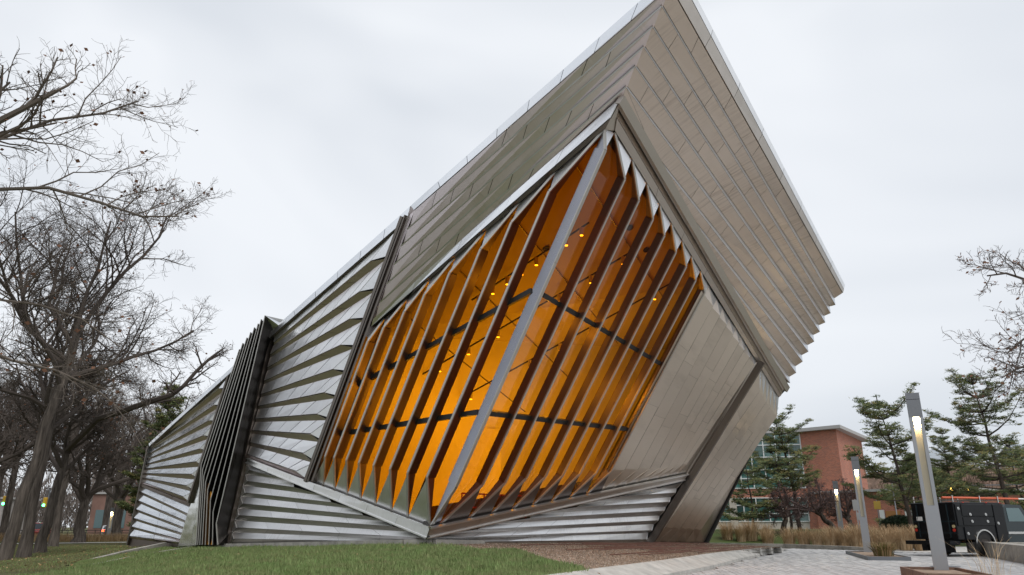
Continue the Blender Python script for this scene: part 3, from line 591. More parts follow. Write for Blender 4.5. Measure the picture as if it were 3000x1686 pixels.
# --- 12. the lit gallery behind the glass
e0 = V(CE[0]) - (NLv + NRv) * .35; l8h, l8s = V(LH[8]) - NLv * .3, V(LS[8]) - NLv * .3; r8h, r8s = V(RH[8]) - NRv * .3, V(RS[8]) - NRv * .3
dn_ = V((0, 0, -1)) + NRv * NRv.z; r8f = r8s + dn_ * ((r8s.z - 1.02) / -dn_.z)
dL, dR = V((7.5, 9.5, 0)), V((2.5, 12, 0)); zf = 1.02
bl, br = l8s + dL, r8s + dR
b = MB()
b.poly([l8h, l8s, V((bl.x, bl.y, zf)), l8h + dL + V((0, 0, 3))]); b.poly([V((l8s.x, l8s.y, zf)), l8s, V((bl.x, bl.y, zf))])
b.poly([r8h, r8s, V((br.x, br.y, zf)), r8h + dR]); b.poly([r8f, r8s, V((br.x, br.y, zf))])
b.poly([V((bl.x, bl.y, zf)), l8h + dL + V((0, 0, 3)), r8h + dR, V((br.x, br.y, zf))])
b.build('gallery_wall', M_white, mus)
MB().poly([e0, l8h, l8h + dL + V((0, 0, 3)), r8h + dR, r8h]).build('gallery_ceiling', M_ceil, mus)
MB().poly([V((-2.5, 24.2, zf)), V((l8s.x, l8s.y, zf)), V((bl.x, bl.y, zf)), V((br.x, br.y, zf)), r8f]).build('gallery_floor', M_floor, mus)
# partition block and mezzanine edge seen through the panes
b = MB(); b.box((-2.2, 32.5, 3.2), (3.6, .5, 4.4), rz=.5); b.build('partition_wall', M_white, mus)
b = MB(); b.box((-4.6, 33.6, 4.9), (5.2, 2.2, .5), rz=.75); b.build('mezzanine_slab', M_white, mus)
cn = face_normal([e0, l8h, r8h], (0, 0, -1))
def on_ceiling(x, y):
    d = V((0, 0, 1)); t = (e0 - V((x, y, 0))).dot(cn) / d.dot(cn); return V((x, y, t))
for x0, y0, x1, y1 in ((-4.6, 29.2, 4.6, 25.2), (-3.6, 31.5, 6.2, 27.6), (-1.5, 25.5, 2.6, 23.4)):
    a, c = on_ceiling(x0, y0) + cn * .18, on_ceiling(x1, y1) + cn * .18
    MB().bar(a, c, .05, .05).build('track_rail', M_mull, mus)
    n = 8
    for i in range(n):
        p = lerp(a, c, (i + .5) / n); s = MB(); s.cyl(p, p - V((0, 0, .28)), .07, 10); o = s.build('spotlight', M_ceil, mus)
        s = MB(); s.cyl(p - V((0, 0, .282)), p - V((0, 0, .30)), .055, 10); s.build('bulb', M_lampw, o)
for k in range(4):
    t = (k + .5) / 4; a = lerp(e0, r8h, t) + cn * .04; c_ = lerp(e0 + (l8h - e0) * 1.0, r8h + dR, t) + cn * .04
    a = lerp(e0, l8h, t); q_ = a + (r8h - e0) * 1.0
    p0, p1 = on_ceiling(a.x + .2, a.y + .1), on_ceiling(q_.x - .3, q_.y)
    MB().bar(p0 + cn * .03, p1 + cn * .03, .035, .03).build('ceiling_rib', M_fin, mus)
for x, y in ((2.6, 21.6), (3.4, 22.9), (4.2, 24.3), (5.0, 25.6), (2.2, 22.9), (1.2, 24.2)):
    p = on_ceiling(x, y) + cn * .01; MB().cyl(p, p + cn * .03, .13, 14).build('ceiling_vent', M_mull, mus)
b = MB()
for z in (1.9, 2.35): b.bar((-1.7, 25.9, z), (.5, 28.3, z), .05, .05)
for t in (0, .33, .66, 1): b.bar(lerp((-1.7, 25.9, 1.02), (.5, 28.3, 1.02), t), lerp((-1.7, 25.9, 2.35), (.5, 28.3, 2.35), t), .05, .05)
b.build('guard_rail', mat('red_paint', (.45, .05, .02), .5), mus)
for x, y, s in ((-3.2, 27.0, .7), (-1.4, 29.0, .7), (.2, 25.6, 1), (1.2, 30.4, 1), (2.0, 27.6, 1), (1.0, 23.6, .5), (2.4, 31.0, 1), (3.4, 28.2, .8), (3.6, 32.6, 1), (0, 28.4, -1.8), (2.6, 31.4, -2.2), (-1.6, 27.4, -1.2)):
    p = on_ceiling(x, y) - V((0, 0, 2.6)) if s > 0 else V((x, y, 3.4)); s = abs(s)
    ld = bpy.data.lights.new('gallery_fill', 'POINT'); ld.energy = 46 * s; ld.color = (1, .86, .64); ld.shadow_soft_size = .02  # points without fixtures added mid-room; the low three brighten the walls
    lo = bpy.data.objects.new('gallery_fill', ld); COL.objects.link(lo); lo.location = p; lo.parent = mus
for o in mus.children_recursive:                    # keep world coordinates under the building's base point
    if o.parent == mus: o.matrix_parent_inverse = Matrix.Translation(-_k)
# ================================================================== ground
CTRL = [(p[0], p[1], p[2] - .13) for p in list(BASEL)] + [(p[0], p[1], p[2] - .05) for p in BASER] + [(p[0], p[1], p[2] - .02) for p in KT] + [tuple(p) for p in KERB1] + [tuple(p) for p in KERB2] + \
       [(-11, 17, .10), (-6.5, 16, .28), (-2.4, 15.5, .31), (-4, 20, .50), (-8, 22, .38), (-3, 10, .12), (0, 5, .02), (-12, 6, 0), (-20, 20, 0), (-30, 30, -.1), (-23.2, 36, -.27), (-25.2, 40, -.23), (-27.9, 46, -.19), (-17.6, 34, .3),
        (-40, 60, 0), (-30, 60, -.02), (-60, 40, 0), (-60, 80, 0), (-40, 10, 0), (-5, 40, .6), (4, 48, .5), (-16, 48, .4)]
_c = np.array(CTRL, float)
def _phi(d): return np.where(d > 1e-9, d * d * np.log(np.maximum(d, 1e-9)), 0)
_n = len(_c); _A = np.zeros((_n + 3, _n + 3)); _dd = np.hypot(_c[:, 0][:, None] - _c[:, 0], _c[:, 1][:, None] - _c[:, 1])
_A[:_n, :_n] = _phi(_dd) + np.eye(_n) * 1.5; _A[:_n, _n] = 1; _A[:_n, _n + 1:] = _c[:, :2]; _A[_n:, :_n] = _A[:_n, _n:].T
_w = np.linalg.solve(_A, np.concatenate([_c[:, 2], np.zeros(3)]))
def hz(x, y):
    x = np.asarray(x, float); y = np.asarray(y, float)
    d = np.hypot(x[..., None] - _c[:, 0], y[..., None] - _c[:, 1])
    return np.clip(_phi(d) @ _w[:_n] + _w[_n] + _w[_n + 1] * x + _w[_n + 2] * y, -.45, 1.2)
def inside(poly, x, y):
    x = np.asarray(x); y = np.asarray(y); r = np.zeros(x.shape, bool); n = len(poly)
    for i in range(n):
        x0, y0 = poly[i][:2]; x1, y1 = poly[(i + 1) % n][:2]
        c = ((y0 > y) != (y1 > y)) & (x < (x1 - x0) * (y - y0) / (y1 - y0 + 1e-12) + x0); r ^= c
    return r
KERBT = [(-.9, 4.0, .3)] + [(-.45, 9.5, .3)] + [tuple(p) for p in KT]
lawn_poly = [tuple(p[:2]) for p in KERB2] + [tuple(p[:2]) for p in BASEL[3:]] + [tuple(p[:2]) for p in LAWNB] + [p[:2] for p in KERBT[::-1] if p[1] < 16.8] + [(-9, 4), (-11.5, 16)]
mulch_poly = [tuple(p[:2]) for p in [BASEL[5]] + list(BASER)] + [(13.56, 39.25)] + [tuple(p[:2]) for p in KT[::-1][1:] if p[1] > 16.8] + [tuple(p[:2]) for p in LAWNB[::-1]]
strip_poly = [tuple(p[:2]) for p in KERB1] + [tuple(BASEL[2][:2])] + [tuple(p[:2]) for p in KERB2[::-1]]

M_lawn = mat('lawn_soil', (.14, .17, .07), .95, noise=(1.2, .4, (.070, .085, .028)), spec=.1)
M_dull = mat('winter_lawn', (.105, .095, .045), .95, noise=(.6, .45, (.060, .072, .028)), bump=(30, .5), spec=.1)
M_mulch = mat('bark_mulch', (.34, .265, .21), .95, noise=(2.2, .6, (.20, .15, .115)), bump=(40, 1), spec=.1)
M_conc = mat('concrete', (.50, .485, .455), .85, noise=(2.5, .25), bump=(60, .25), rand=.05)
M_conc2 = mat('weathered_concrete', (.36, .34, .305), .9, noise=(3, .35), bump=(50, .3))
M_grass = mat('grass_blade', (.15, .24, .075), .7, rand=0, spec=.25, noise=(1.7, .6, (.235, .23, .11)))
M_asph = mat('asphalt', (.075, .075, .078), .9, noise=(6, .25), bump=(90, .4))

def near_kerb(x, y, w=.3):
    r = np.full(np.shape(x), 1e9)
    for a, c in zip(KERBT, KERBT[1:]):
        dx, dy = c[0] - a[0], c[1] - a[1]; t = np.clip(((x - a[0]) * dx + (y - a[1]) * dy) / (dx * dx + dy * dy), 0, 1); r = np.minimum(r, np.hypot(x - a[0] - t * dx, y - a[1] - t * dy))
    return r < w
def region(name, poly, step, m, dz=0, extra=None):
    xs = [p[0] for p in poly]; ys = [p[1] for p in poly]
    gx = np.arange(min(xs) - step, max(xs) + step, step); gy = np.arange(min(ys) - step, max(ys) + step, step)
    X, Y = np.meshgrid(gx, gy); Z = hz(X, Y) + dz
    cx, cy = (X[:-1, :-1] + step / 2), (Y[:-1, :-1] + step / 2); keep = inside(poly, cx, cy)
    if extra is not None: keep &= ~extra(cx, cy)
    w = len(gx); idx = np.arange(X.size).reshape(X.shape)
    f = np.stack([idx[:-1, :-1], idx[:-1, 1:], idx[1:, 1:], idx[1:, :-1]], -1)[keep]
    used = np.unique(f); mp_ = -np.ones(X.size, int); mp_[used] = np.arange(len(used))
    vs_ = np.stack([X.ravel(), Y.ravel(), Z.ravel()], 1)[used]
    return mesh_obj(name, vs_.tolist(), mp_[f].tolist(), m, smooth=True)
lawn = structure(region('lawn', lawn_poly, .3, M_lawn, 0, near_kerb))
mulch = structure(region('mulch_bed', mulch_poly, .25, M_mulch, .004, near_kerb))
side = structure(region('side_lawn', strip_poly, .3, M_lawn))
big = [(-75, 3), (-9.2, 3), (-11.5, 16), tuple(KERB2[0][:2])] + [tuple(p[:2]) for p in KERB1] + [tuple(BASEL[1][:2]), tuple(BASEL[0][:2]), (-16, 75), (-75, 75)]
dull = structure(region('winter_lawn', big, .8, M_dull, -.02))
structure(mesh_obj('ground', [(-900, -300, -.5), (900, -300, -.5), (900, 1500, -.5), (-900, 1500, -.5)], [(0, 1, 2, 3)], M_dull))

def blades(name, poly, n, hgt, wid, m, seed, label, tilt=.5, dens=None, mats=None):
    r = np.random.default_rng(seed); xs = [p[0] for p in poly]; ys = [p[1] for p in poly]
    P = []
    while sum(len(p) for p in P) < n:
        x = r.uniform(min(xs), max(xs), n); y = r.uniform(min(ys), max(ys), n); k = inside(poly, x, y)
        if dens is not None: k &= r.random(n) < dens(x, y)
        P.append(np.stack([x[k], y[k]], 1))
    P = np.concatenate(P)[:n]; z = hz(P[:, 0], P[:, 1])
    a = r.uniform(0, 2 * np.pi, n); h_ = hgt * r.uniform(.5, 1.25, n); w_ = wid * r.uniform(.6, 1.3, n); ln = tilt * r.uniform(0, 1, n) * h_; b_ = r.uniform(0, 2 * np.pi, n)
    base = np.stack([P[:, 0], P[:, 1], z - .01], 1); s = np.stack([np.cos(a) * w_, np.sin(a) * w_, 0 * a], 1)
    tip = base + np.stack([np.cos(b_) * ln, np.sin(b_) * ln, h_], 1)
    vs_ = np.stack([base - s, base + s, tip], 1).reshape(-1, 3)
    me = bpy.data.meshes.new(name); me.vertices.add(3 * n); me.vertices.foreach_set('co', vs_.ravel()); me.loops.add(3 * n); me.loops.foreach_set('vertex_index', np.arange(3 * n)); me.polygons.add(n); me.polygons.foreach_set('loop_start', np.arange(n) * 3); me.polygons.foreach_set('loop_total', np.full(n, 3))
    for mm in (mats or [m]): me.materials.append(mm)
    if mats: me.polygons.foreach_set('material_index', r.integers(0, len(mats), n))
    me.update(); me.validate(); o = bpy.data.objects.new(name, me); COL.objects.link(o); return stuff(o, label, 'grass')
M_g2 = mat('grass_blade_light', (.21, .26, .105), .7, spec=.25, noise=(3.5, .6, (.09, .13, .04))); M_g3 = mat('grass_blade_straw', (.20, .175, .08), .8, spec=.2)
blades('lawn_grass', lawn_poly, 190000, .075, .014, None, 3, 'short green mown grass of the lawn below the glazed corner', mats=[M_grass, M_grass, M_g2], dens=lambda x, y: np.clip((y - 12) / 6, .02, 1))
blades('lawn_tufts', lawn_poly, 26000, .13, .02, None, 6, 'longer grass tufts scattered over the lawn', mats=[M_g2, M_grass, M_grass], dens=lambda x, y: np.clip((y - 12) / 6, .02, 1) * np.clip(.5 + np.sin(x * 1.9 + np.sin(y * 2.3)) * np.sin(y * 1.7 + x), 0, 1))
blades('side_grass', strip_poly, 16000, .05, .012, None, 4, 'strip of green grass between the two concrete kerbs', mats=[M_grass, M_grass, M_g2])
blades('winter_grass', [(-45, 22), tuple(KERB2[0][:2])] + [tuple(p[:2]) for p in KERB1] + [tuple(BASEL[0][:2]), (-22, 55), (-50, 62)], 90000, .05, .016, None, 5, 'thin dull winter grass under the bare trees', mats=[M_g3, M_grass, M_g2, M_g3])

# kerbs
def densify(P, n):
    P = [V(p) for p in P]; L_ = [0]
    for a, c in zip(P, P[1:]): L_.append(L_[-1] + (c - a).length)
    r = []
    for i in range(n + 1):
        t = L_[-1] * i / n; k = max(j for j in range(len(P) - 1) if L_[j] <= t + 1e-9); r.append(lerp(P[k], P[k + 1], (t - L_[k]) / (L_[k + 1] - L_[k])))
    return r
KTd = densify([(-.9, 4, .3), (-.45, 9.5, .3)] + list(KT), 20); KBd = densify([(.3, 4, 0), (.9, 10, 0)] + list(KB), 20)
b = MB()
for i in range(20): b.poly([KTd[i] - V((0, 0, .12)), KTd[i + 1] - V((0, 0, .12)), KBd[i + 1] - V((0, 0, .04)), KBd[i] - V((0, 0, .04))])
kerb = structure(b.build('plaza_kerb', M_conc2))
for i in range(20):
    a, c = KTd[i], KTd[i + 1]; e, f = KBd[i], KBd[i + 1]
    tI = (c - a).cross(V((0, 0, 1))).normalized() * -.55
    g = (c - a).normalized() * .010
    s = MB(); P = [a + tI + g, c + tI - g, c - g, a + g, e + g, f - g]
    q = [P[0] + V((0, 0, -.02)), P[1] + V((0, 0, -.02)), P[2] + V((0, 0, .03)), P[3] + V((0, 0, .03)), P[4] + V((0, 0, .06)), P[5] + V((0, 0, .06))]
    dn = V((0, 0, -.3))
    s.add(q + [x + dn for x in q], [(0, 1, 2, 3), (3, 2, 5, 4), (4, 5, 11, 10), (0, 3, 9, 6), (3, 4, 10, 9), (1, 7, 8, 2), (2, 8, 11, 5), (0, 6, 7, 1)])
    s.build('kerb_stone', M_conc, kerb)
def edge_kerb(name, P, w, h0, h1, label):
    P = [V(p) for p in P]; s = MB(); n = len(P)
    for i in range(n - 1):
        a, c = P[i], P[i + 1]; r = (c - a).cross(V((0, 0, 1))).normalized() * w; ha = h0 + (h1 - h0) * i / (n - 1); hb = h0 + (h1 - h0) * (i + 1) / (n - 1)
        q = [a, c, c + r, a + r]
        s.add([p - V((0, 0, .4)) for p in q] + [q[0] + V((0, 0, ha)), q[1] + V((0, 0, hb)), q[2] + V((0, 0, hb)), q[3] + V((0, 0, ha))], [(3,2,1,0),(4,5,6,7),(0,1,5,4),(1,2,6,5),(2,3,7,6),(3,0,4,7)])
    o = s.build(name, M_conc2); return tag(o, label, 'kerb')
edge_kerb('lawn_kerb', densify(list(KERB2) + [tuple(V(p) + NLv * .18 + V((0, 0, -.03))) for p in BASEL[3:]] + [tuple(V(BASER[0]) + NRv * .2 + V((0, 0, .05)))], 24), .16, .03, .10, 'long concrete kerb along the foot of the pleated museum wall')
edge_kerb('lawn_kerb', densify(list(KERB1), 8), .18, .02, .14, 'short concrete kerb in the grass at the far wing corner')
# ================================================================== plaza and street on the right
M_pave = mat('paver_granite', (.47, .47, .475), .85, noise=(3, .18), bump=(70, .2), rand=.14)
M_pjoint = mat('paver_bed', (.34, .33, .31), .95, noise=(5, .2))
M_ppale = mat('plaza_concrete', (.50, .485, .46), .9, noise=(1.5, .15))
kb = [tuple(p[:2]) for p in densify([(.3, 4, 0), (.9, 10, 0)] + list(KB), 22)]
plaza_poly = kb + [(16.2, 52), (19, 45.2), (21, 40.6), (60, 40.6), (60, -60), (-60, -60), (-60, -10), (0, -4)]
plaza = structure(mesh_obj('plaza', [(x, y, -.035) for x, y in plaza_poly], [tuple(range(len(plaza_poly)))], M_pjoint))
pv_poly = kb[4:] + [(17.0, 47.5), (19, 44.6), (21, 40.3), (26, 39), (24, 18), (9, 10)]
PW_, PL_ = .17, .85; ca, sa = math.cos(-.16), math.sin(-.16)
pv = []
for i in range(-60, 260):
    for j in range(0, 75):
        lx, ly = i * PW_, 8 + (j + (.5 if i % 2 else 0)) * PL_
        x, y = lx * ca - (ly - 20) * sa, lx * sa + (ly - 20) * ca + 20
        pv.append((x, y))
P = np.array(pv); P = P[inside(pv_poly, P[:, 0], P[:, 1])]
kd = np.full(len(P), 1e9)
for a, c in zip(kb, kb[1:]):
    dx, dy = c[0] - a[0], c[1] - a[1]; t = np.clip(((P[:, 0] - a[0]) * dx + (P[:, 1] - a[1]) * dy) / (dx * dx + dy * dy), 0, 1); kd = np.minimum(kd, np.hypot(P[:, 0] - a[0] - t * dx, P[:, 1] - a[1] - t * dy))
P = P[kd > .22]
u_ = P[:, 0] / np.maximum(P[:, 1], 1); vis = (u_ < .72) & (P[:, 1] > 18); P = P[vis]
order = np.argsort(P[:, 1] + .0 * P[:, 0])
P = P[order]
def paver_v(x, y, z, g=.006):
    w, l = PW_ / 2 - g, PL_ / 2 - g; r = []
    for dz, k in ((-.03, 1), (0, .985)):
        for a, c in ((-w, -l), (w, -l), (w, l), (-w, l)): r.append((x + (a * ca - c * sa) * k, y + (a * sa + c * ca) * k, z + dz))
    return r
PF = [(4, 5, 6, 7), (0, 1, 5, 4), (1, 2, 6, 5), (2, 3, 7, 6), (3, 0, 4, 7)]
near = P[(P[:, 1] > 21)][:300]; rest_mask = np.ones(len(P), bool); rest_mask[np.where(P[:, 1] > 21)[0][:300]] = False
pm = bpy.data.meshes.new('paver'); pm.from_pydata(paver_v(0, 0, 0), [], PF); pm.materials.append(M_pave)
for x, y in near:
    o = bpy.data.objects.new('paver', pm); COL.objects.link(o); o.location = (x, y, rnd.uniform(-.004, .003)); o.parent = plaza
pm3 = [mat('paver_stone_a', (.48, .48, .485), .85, noise=(3, .2)), mat('paver_stone_b', (.40, .40, .405), .85, noise=(3, .2)), mat('paver_stone_c', (.54, .535, .53), .85, noise=(3, .2))]
b = MB()
for x, y in P[rest_mask]: b.add(paver_v(x, y, rnd.uniform(-.004, .003)), PF, rnd.randrange(3))
o = b.build('pavers', pm3, plaza); o['kind'] = 'stuff'
# pale paving beyond the planks, street, verge
structure(mesh_obj('street', [(15, 60, -.03), (20.0, 44.5, -.02), (21.6, 41.3, -.02), (90, 41.3, -.02), (90, 50, -.02), (27, 53, -.02), (26, 62, -.02)], [(0, 1, 2, 3, 4, 5, 6)], M_ppale))
# bank rising to the brick building
M_bank = mat('bank_lawn', (.060, .095, .030), .95, noise=(.8, .4, (.085, .085, .035)), spec=.1)
def bank_z(x, y):
    t = min(1, max(0, (y - (52 if x < 26 else 55)) / 8)); return .0 + 1.08 * t * t * (3 - 2 * t) * (1 if x < 30 else max(.35, 1 - (x - 30) / 20))
gx = np.linspace(12, 120, 55); gy = np.linspace(46, 140, 60); vs_ = []; fs_ = []
for y in gy:
    for x in gx: vs_.append((x, y, bank_z(x, y) - .06 + (max(0, (y - 92) * .14) if x > 45 else 0)))
for j in range(59):
    for i in range(54): a = j * 55 + i; fs_.append((a, a + 1, a + 56, a + 55))
structure(mesh_obj('bank', vs_, fs_, M_bank, smooth=True))
# low street kerb
b = MB(); kp = [(11.2, 52.5, .2), (14.6, 50.8, .2), (17.2, 49.2, .18), (19.2, 45.4, .15), (20.3, 42.2, .08)]
for a, c in zip(kp, kp[1:]): b.bar(V(a) - V((0, 0, .12)), V(c) - V((0, 0, .12)), .3, .34)
tag(b.build('street_kerb', M_conc2), 'low grey concrete kerb in front of the tan ornamental grasses', 'kerb')

# ---- ornamental grasses
M_tan = mat('dry_grass', (.50, .345, .20), .9, noise=(2, .3), spec=.1); M_tan2 = mat('dry_grass_pale', (.60, .46, .30), .9, spec=.1)
def grass_mesh(name, n, h, r, seed, mats, droop=.5, w=.012, segs=3):
    rr = random.Random(seed); v = []; f = []; mi = []
    for _ in range(n):
        a = rr.uniform(0, 6.283); q = rr.random() ** .6 * r * .5; x, y = math.cos(a) * q, math.sin(a) * q; hh = h * rr.uniform(.55, 1.1); l = rr.uniform(.1, 1) * r * 1.1
        a2 = a + rr.uniform(-.7, .7); px, py = -math.sin(a2) * w, math.cos(a2) * w; k = len(v)
        for s in range(segs + 1):
            t = s / segs; ox, oy = math.cos(a2) * l * t * t, math.sin(a2) * l * t * t; oz = hh * (t - droop * .35 * t ** 3); ww = 1 - t * .8
            v += [(x + ox - px * ww, y + oy - py * ww, oz), (x + ox + px * ww, y + oy + py * ww, oz)]
        m_ = rr.randrange(len(mats))
        for s in range(segs): f.append((k + 2 * s, k + 2 * s + 1, k + 2 * s + 3, k + 2 * s + 2)); mi.append(m_)
    me = bpy.data.meshes.new(name); me.from_pydata(v, [], f)
    for m in mats: me.materials.append(m)
    me.polygons.foreach_set('material_index', mi); me.update(); return me
gms = [grass_mesh('ornamental_grass', 420, 1.25, .62, s, [M_tan, M_tan, M_tan2], w=.011) for s in (1, 2, 3)]
spots = [(15.4, 55.5), (17.0, 55.2), (18.0, 54.8), (18.6, 52.2), (19.4, 51.6), (20.0, 50.9), (20.9, 50.6), (21.4, 50.0), (19.9, 48.6), (20.6, 48.2), (21.4, 48.0), (22.2, 48.4), (20.6, 46.3), (21.4, 46.0), (22.2, 45.6), (22.9, 45.9), (21.4, 44.3), (22.2, 43.9), (22.9, 43.6), (23.4, 44.6), (16.2, 54.9), (17.5, 53.2)]
for i, (x, y) in enumerate(spots):
    o = bpy.data.objects.new('ornamental_grass', gms[i % 3]); COL.objects.link(o); o.location = (x, y, max(0, bank_z(x, y) - .08)); o.rotation_euler.z = i * 1.3; s = rnd.uniform(1.0, 1.35); o.scale = (s, s, s * rnd.uniform(.9, 1.1))
    tag(o, 'tall tan ornamental grass clump in the row behind the street kerb', 'grass clump', 'tan grasses behind the street kerb')

# ---- column lamps
M_lamp = steel('lamp_steel', col=(.36, .37, .385), rough=.45, streak=.2, canning=0, rand=0); M_lampd = steel('lamp_cap_steel', col=(.22, .225, .235), rough=.4, streak=0, canning=0, rand=0)
M_ch = mat('lamp_channel', (.62, .56, .42), .55); M_bulb = emit('lamp_bulb', (1, .78, .42), 40)
def column_lamp(x, y, H, label, rz):
    r = empty('column_lamp', (x, y, 0), label, 'lamp', 'column lamps on the plaza'); r.rotation_euler.z = rz
    w, d, t = .34, .24, .085; z0, z1 = H * .375, H * .86
    b = MB(); b.box((0, 0, z0 / 2), (w, d, z0)); b.box((-(w - t) / 2, 0, (z0 + z1) / 2), (t, d, z1 - z0)); b.box(((w - t) / 2, 0, (z0 + z1) / 2), (t, d, z1 - z0))
    b.box((0, d / 2 - .03, (z0 + z1) / 2), (w - 2 * t, .06, z1 - z0)); b.build('post', M_lamp, r)
    b = MB(); b.box((0, d / 2 - .07, (z0 + z1) / 2), (w - 2 * t - .01, .015, z1 - z0 - .01)); b.build('light_channel', M_ch, r)
    b = MB(); b.box((0, 0, (z1 + H - .19) / 2), (w, d, H - .19 - z1 - .004)); b.box((0, 0, H - .092), (w, d, .175)); b.build('cap', M_lampd, r)
    b = MB(); b.box((0, -.02, z1 - .03), (w - 2 * t - .03, .12, .05)); b.box((0, .045, z1 - .16), (w - 2 * t - .05, .02, .22)); b.build('bulb', M_bulb, r)
    b = MB(); b.box((0, 0, .02), (w + .16, d + .16, .04)); b.build('base_plate', M_lampd, r)
    ld = bpy.data.lights.new('lamp_light', 'POINT'); ld.energy = 14; ld.color = (1, .76, .42); ld.shadow_soft_size = .03
    lo = bpy.data.objects.new('lamp_light', ld); COL.objects.link(lo); lo.parent = r; lo.location = (0, -.03, z1 - .12)
    return r
column_lamp(11.25, 20.6, 4.84, 'nearest steel column lamp standing before the dark utility truck', -.45)
column_lamp(17.13, 37.6, 4.6, 'middle steel column lamp rising from the grey planter edging', -.45)
column_lamp(23.35, 54.9, 4.4, 'farthest and smallest plaza lamp, among the tan grasses', -.45)
# planter edgings
M_edg = steel('edging_steel', col=(.20, .21, .225), rough=.5, streak=.2, canning=0); M_rust = mat('rusted_steel', (.20, .12, .085), .8, noise=(6, .4))
def edging(name, c, L_, W_, rz, h, m, label, fill):
    r = empty(name, (c[0], c[1], 0), label, 'planter'); r.rotation_euler.z = rz; b = MB()
    for sx in (-1, 1): b.box((sx * L_ / 2, 0, h / 2), (.06, W_, h))
    for sy in (-1, 1): b.box((0, sy * W_ / 2, h / 2), (L_ - .06, .06, h))
    b.build('edging', m, r); b = MB(); b.box((0, 0, h * .4), (L_ - .07, W_ - .07, h * .7)); b.build('soil', fill, r); return r
edging('planter_edging', (16.05, 34.6), 1.5, 7.6, -.30, .14, M_edg, 'long grey steel planter edging around the middle lamp', M_mulch)
edging('planter_box', (10.55, 19.3), 1.3, 3.1, -.30, .26, M_rust, 'brown rusted planter box at the foot of the nearest lamp', M_mulch)
M_sage = mat('sedge_green', (.19, .17, .07), .9, spec=.1)
o = bpy.data.objects.new('sedge_clump', grass_mesh('sedge_clump', 420, .95, .75, 9, [M_sage, M_tan, M_sage], droop=1.2)); COL.objects.link(o); o.location = (15.5, 32.6, .08); tag(o, 'rounded green and straw sedge clump in the grey planter edging', 'plant')
o = bpy.data.objects.new('dry_stalks', grass_mesh('dry_stalks', 34, 1.0, .9, 19, [M_tan2], droop=.3, w=.006)); COL.objects.link(o); o.location = (11.6, 19.0, .12); tag(o, 'sparse pale dry grass stalks beside the nearest lamp', 'plant')
# drain covers
for x, y, l in ((14.5, 26.3, 'dark round drain cover in the paving right of the planter edging'), (19.5, 40.0, 'dark drain cover near the street edge')):
    b = MB(); b.cyl((x, y, -.02), (x, y, .012), .45, 24); tag(b.build('drain_cover', M_edg), l, 'drain cover')
# concrete seat wall
r = empty('seat_wall', (19.6, 31.5, 0), 'angled concrete seat wall at the right edge', 'wall')
b = MB(); pts = [(21.3, 35.2), (17.9, 26.4), (18.5, 26.1), (22.0, 34.9)]
for (x0, y0), (x1, y1), m_ in (((21.3, 35.3), (19.55, 31.0), 0), ((19.53, 30.95), (17.4, 25.6), 0)):
    s = MB(); d = V((x1 - x0, y1 - y0, 0)).normalized(); n = V((-d.y, d.x, 0)) * .55
    s.slab([V((x0, y0, 0)), V((x1, y1, 0)), V((x1, y1, 0)) + n, V((x0, y0, 0)) + n], V((0, 0, .62))); o = s.build('wall_block', M_conc2, r); o.matrix_parent_inverse = Matrix.Translation(-r.location)
s = MB(); s.slab([V((21.9, 35.25, 0)), V((27, 34.6, 0)), V((27, 34.1, 0)), V((21.9, 34.7, 0))], V((0, 0, .60))); o = s.build('wall_block', M_conc2, r); o.matrix_parent_inverse = Matrix.Translation(-r.location)
# ribbed barrel
b = MB(); 
for k in range(5): b.tube([(22.75, 36.2, .55 + k * .09), (22.75, 36.2, .59 + k * .09), (22.75, 36.2, .635 + k * .09)], [.40, .43, .40], 20)
b.cyl((22.75, 36.2, 0), (22.75, 36.2, .56), .44, 20); tag(b.build('ribbed_barrel', mat('grey_rubber', (.16, .16, .16), .8), smooth=False), 'squat grey ribbed barrel between the truck wheel and the seat wall', 'barrel')

# ---- utility truck
M_blk = mat('truck_black', (.007, .008, .010), .3, noise=(3, .3), spec=.25); M_grn = mat('truck_dark_green', (.018, .030, .036), .25); M_chr = mat('truck_chrome', (.62, .62, .62), .25, 1); M_tyre = mat('tyre_rubber', (.022, .021, .020), .85, noise=(8, .4)); M_rim = mat('truck_rim', (.06, .05, .045), .6, .5)
M_red = mat('signal_red', (.55, .03, .015), .4); M_wht = mat('sign_white', (.72, .72, .70), .6); M_pipe = mat('red_pipe', (.62, .12, .05), .5); M_win = mat('window_dark', (.10, .16, .17), .08); M_amb = mat('amber_lens', (.55, .45, .25), .3)
tk = empty('utility_truck', (19.35, 35.4, 0), 'black utility service truck with side compartments and a red pipe on its rack', 'truck'); tk.rotation_euler.z = math.radians(22)
HW = 1.15
b = MB(); b.box((1.6, 0, 1.52), (3.2, 2 * HW - .06, 1.62), bev=.03); b.box((1.6, 0, .66), (3.2, 1.2, .2)); b.build('service_body', M_blk, tk)
for x0, x1, z0, z1, lt in ((.42, 2.42, 1.72, 2.24, [(.9, 1.80), (1.9, 1.80)]), (.42, 2.42, 1.32, 1.68, [(.95, 1.5), (1.95, 1.5)]), (.06, .38, 1.3, 2.24, [(.2, 2.05)]), (2.48, 3.16, .62, 2.24, [(2.62, 1.42)]), (.42, 1.1, .72, 1.26, [(.56, .98)])):
    b = MB(); b.box(((x0 + x1) / 2, -HW + .005, (z0 + z1) / 2), (x1 - x0, .05, z1 - z0), bev=.012); o = b.build('compartment_door', M_blk, tk)
    for lx, lz in lt:
        c = MB(); c.cyl((lx, -HW - .02, lz), (lx, -HW - .045, lz), .065, 12); c.box((lx + .02, -HW - .05, lz - .02), (.05, .03, .07)); c.build('latch', M_chr, o)
b = MB()
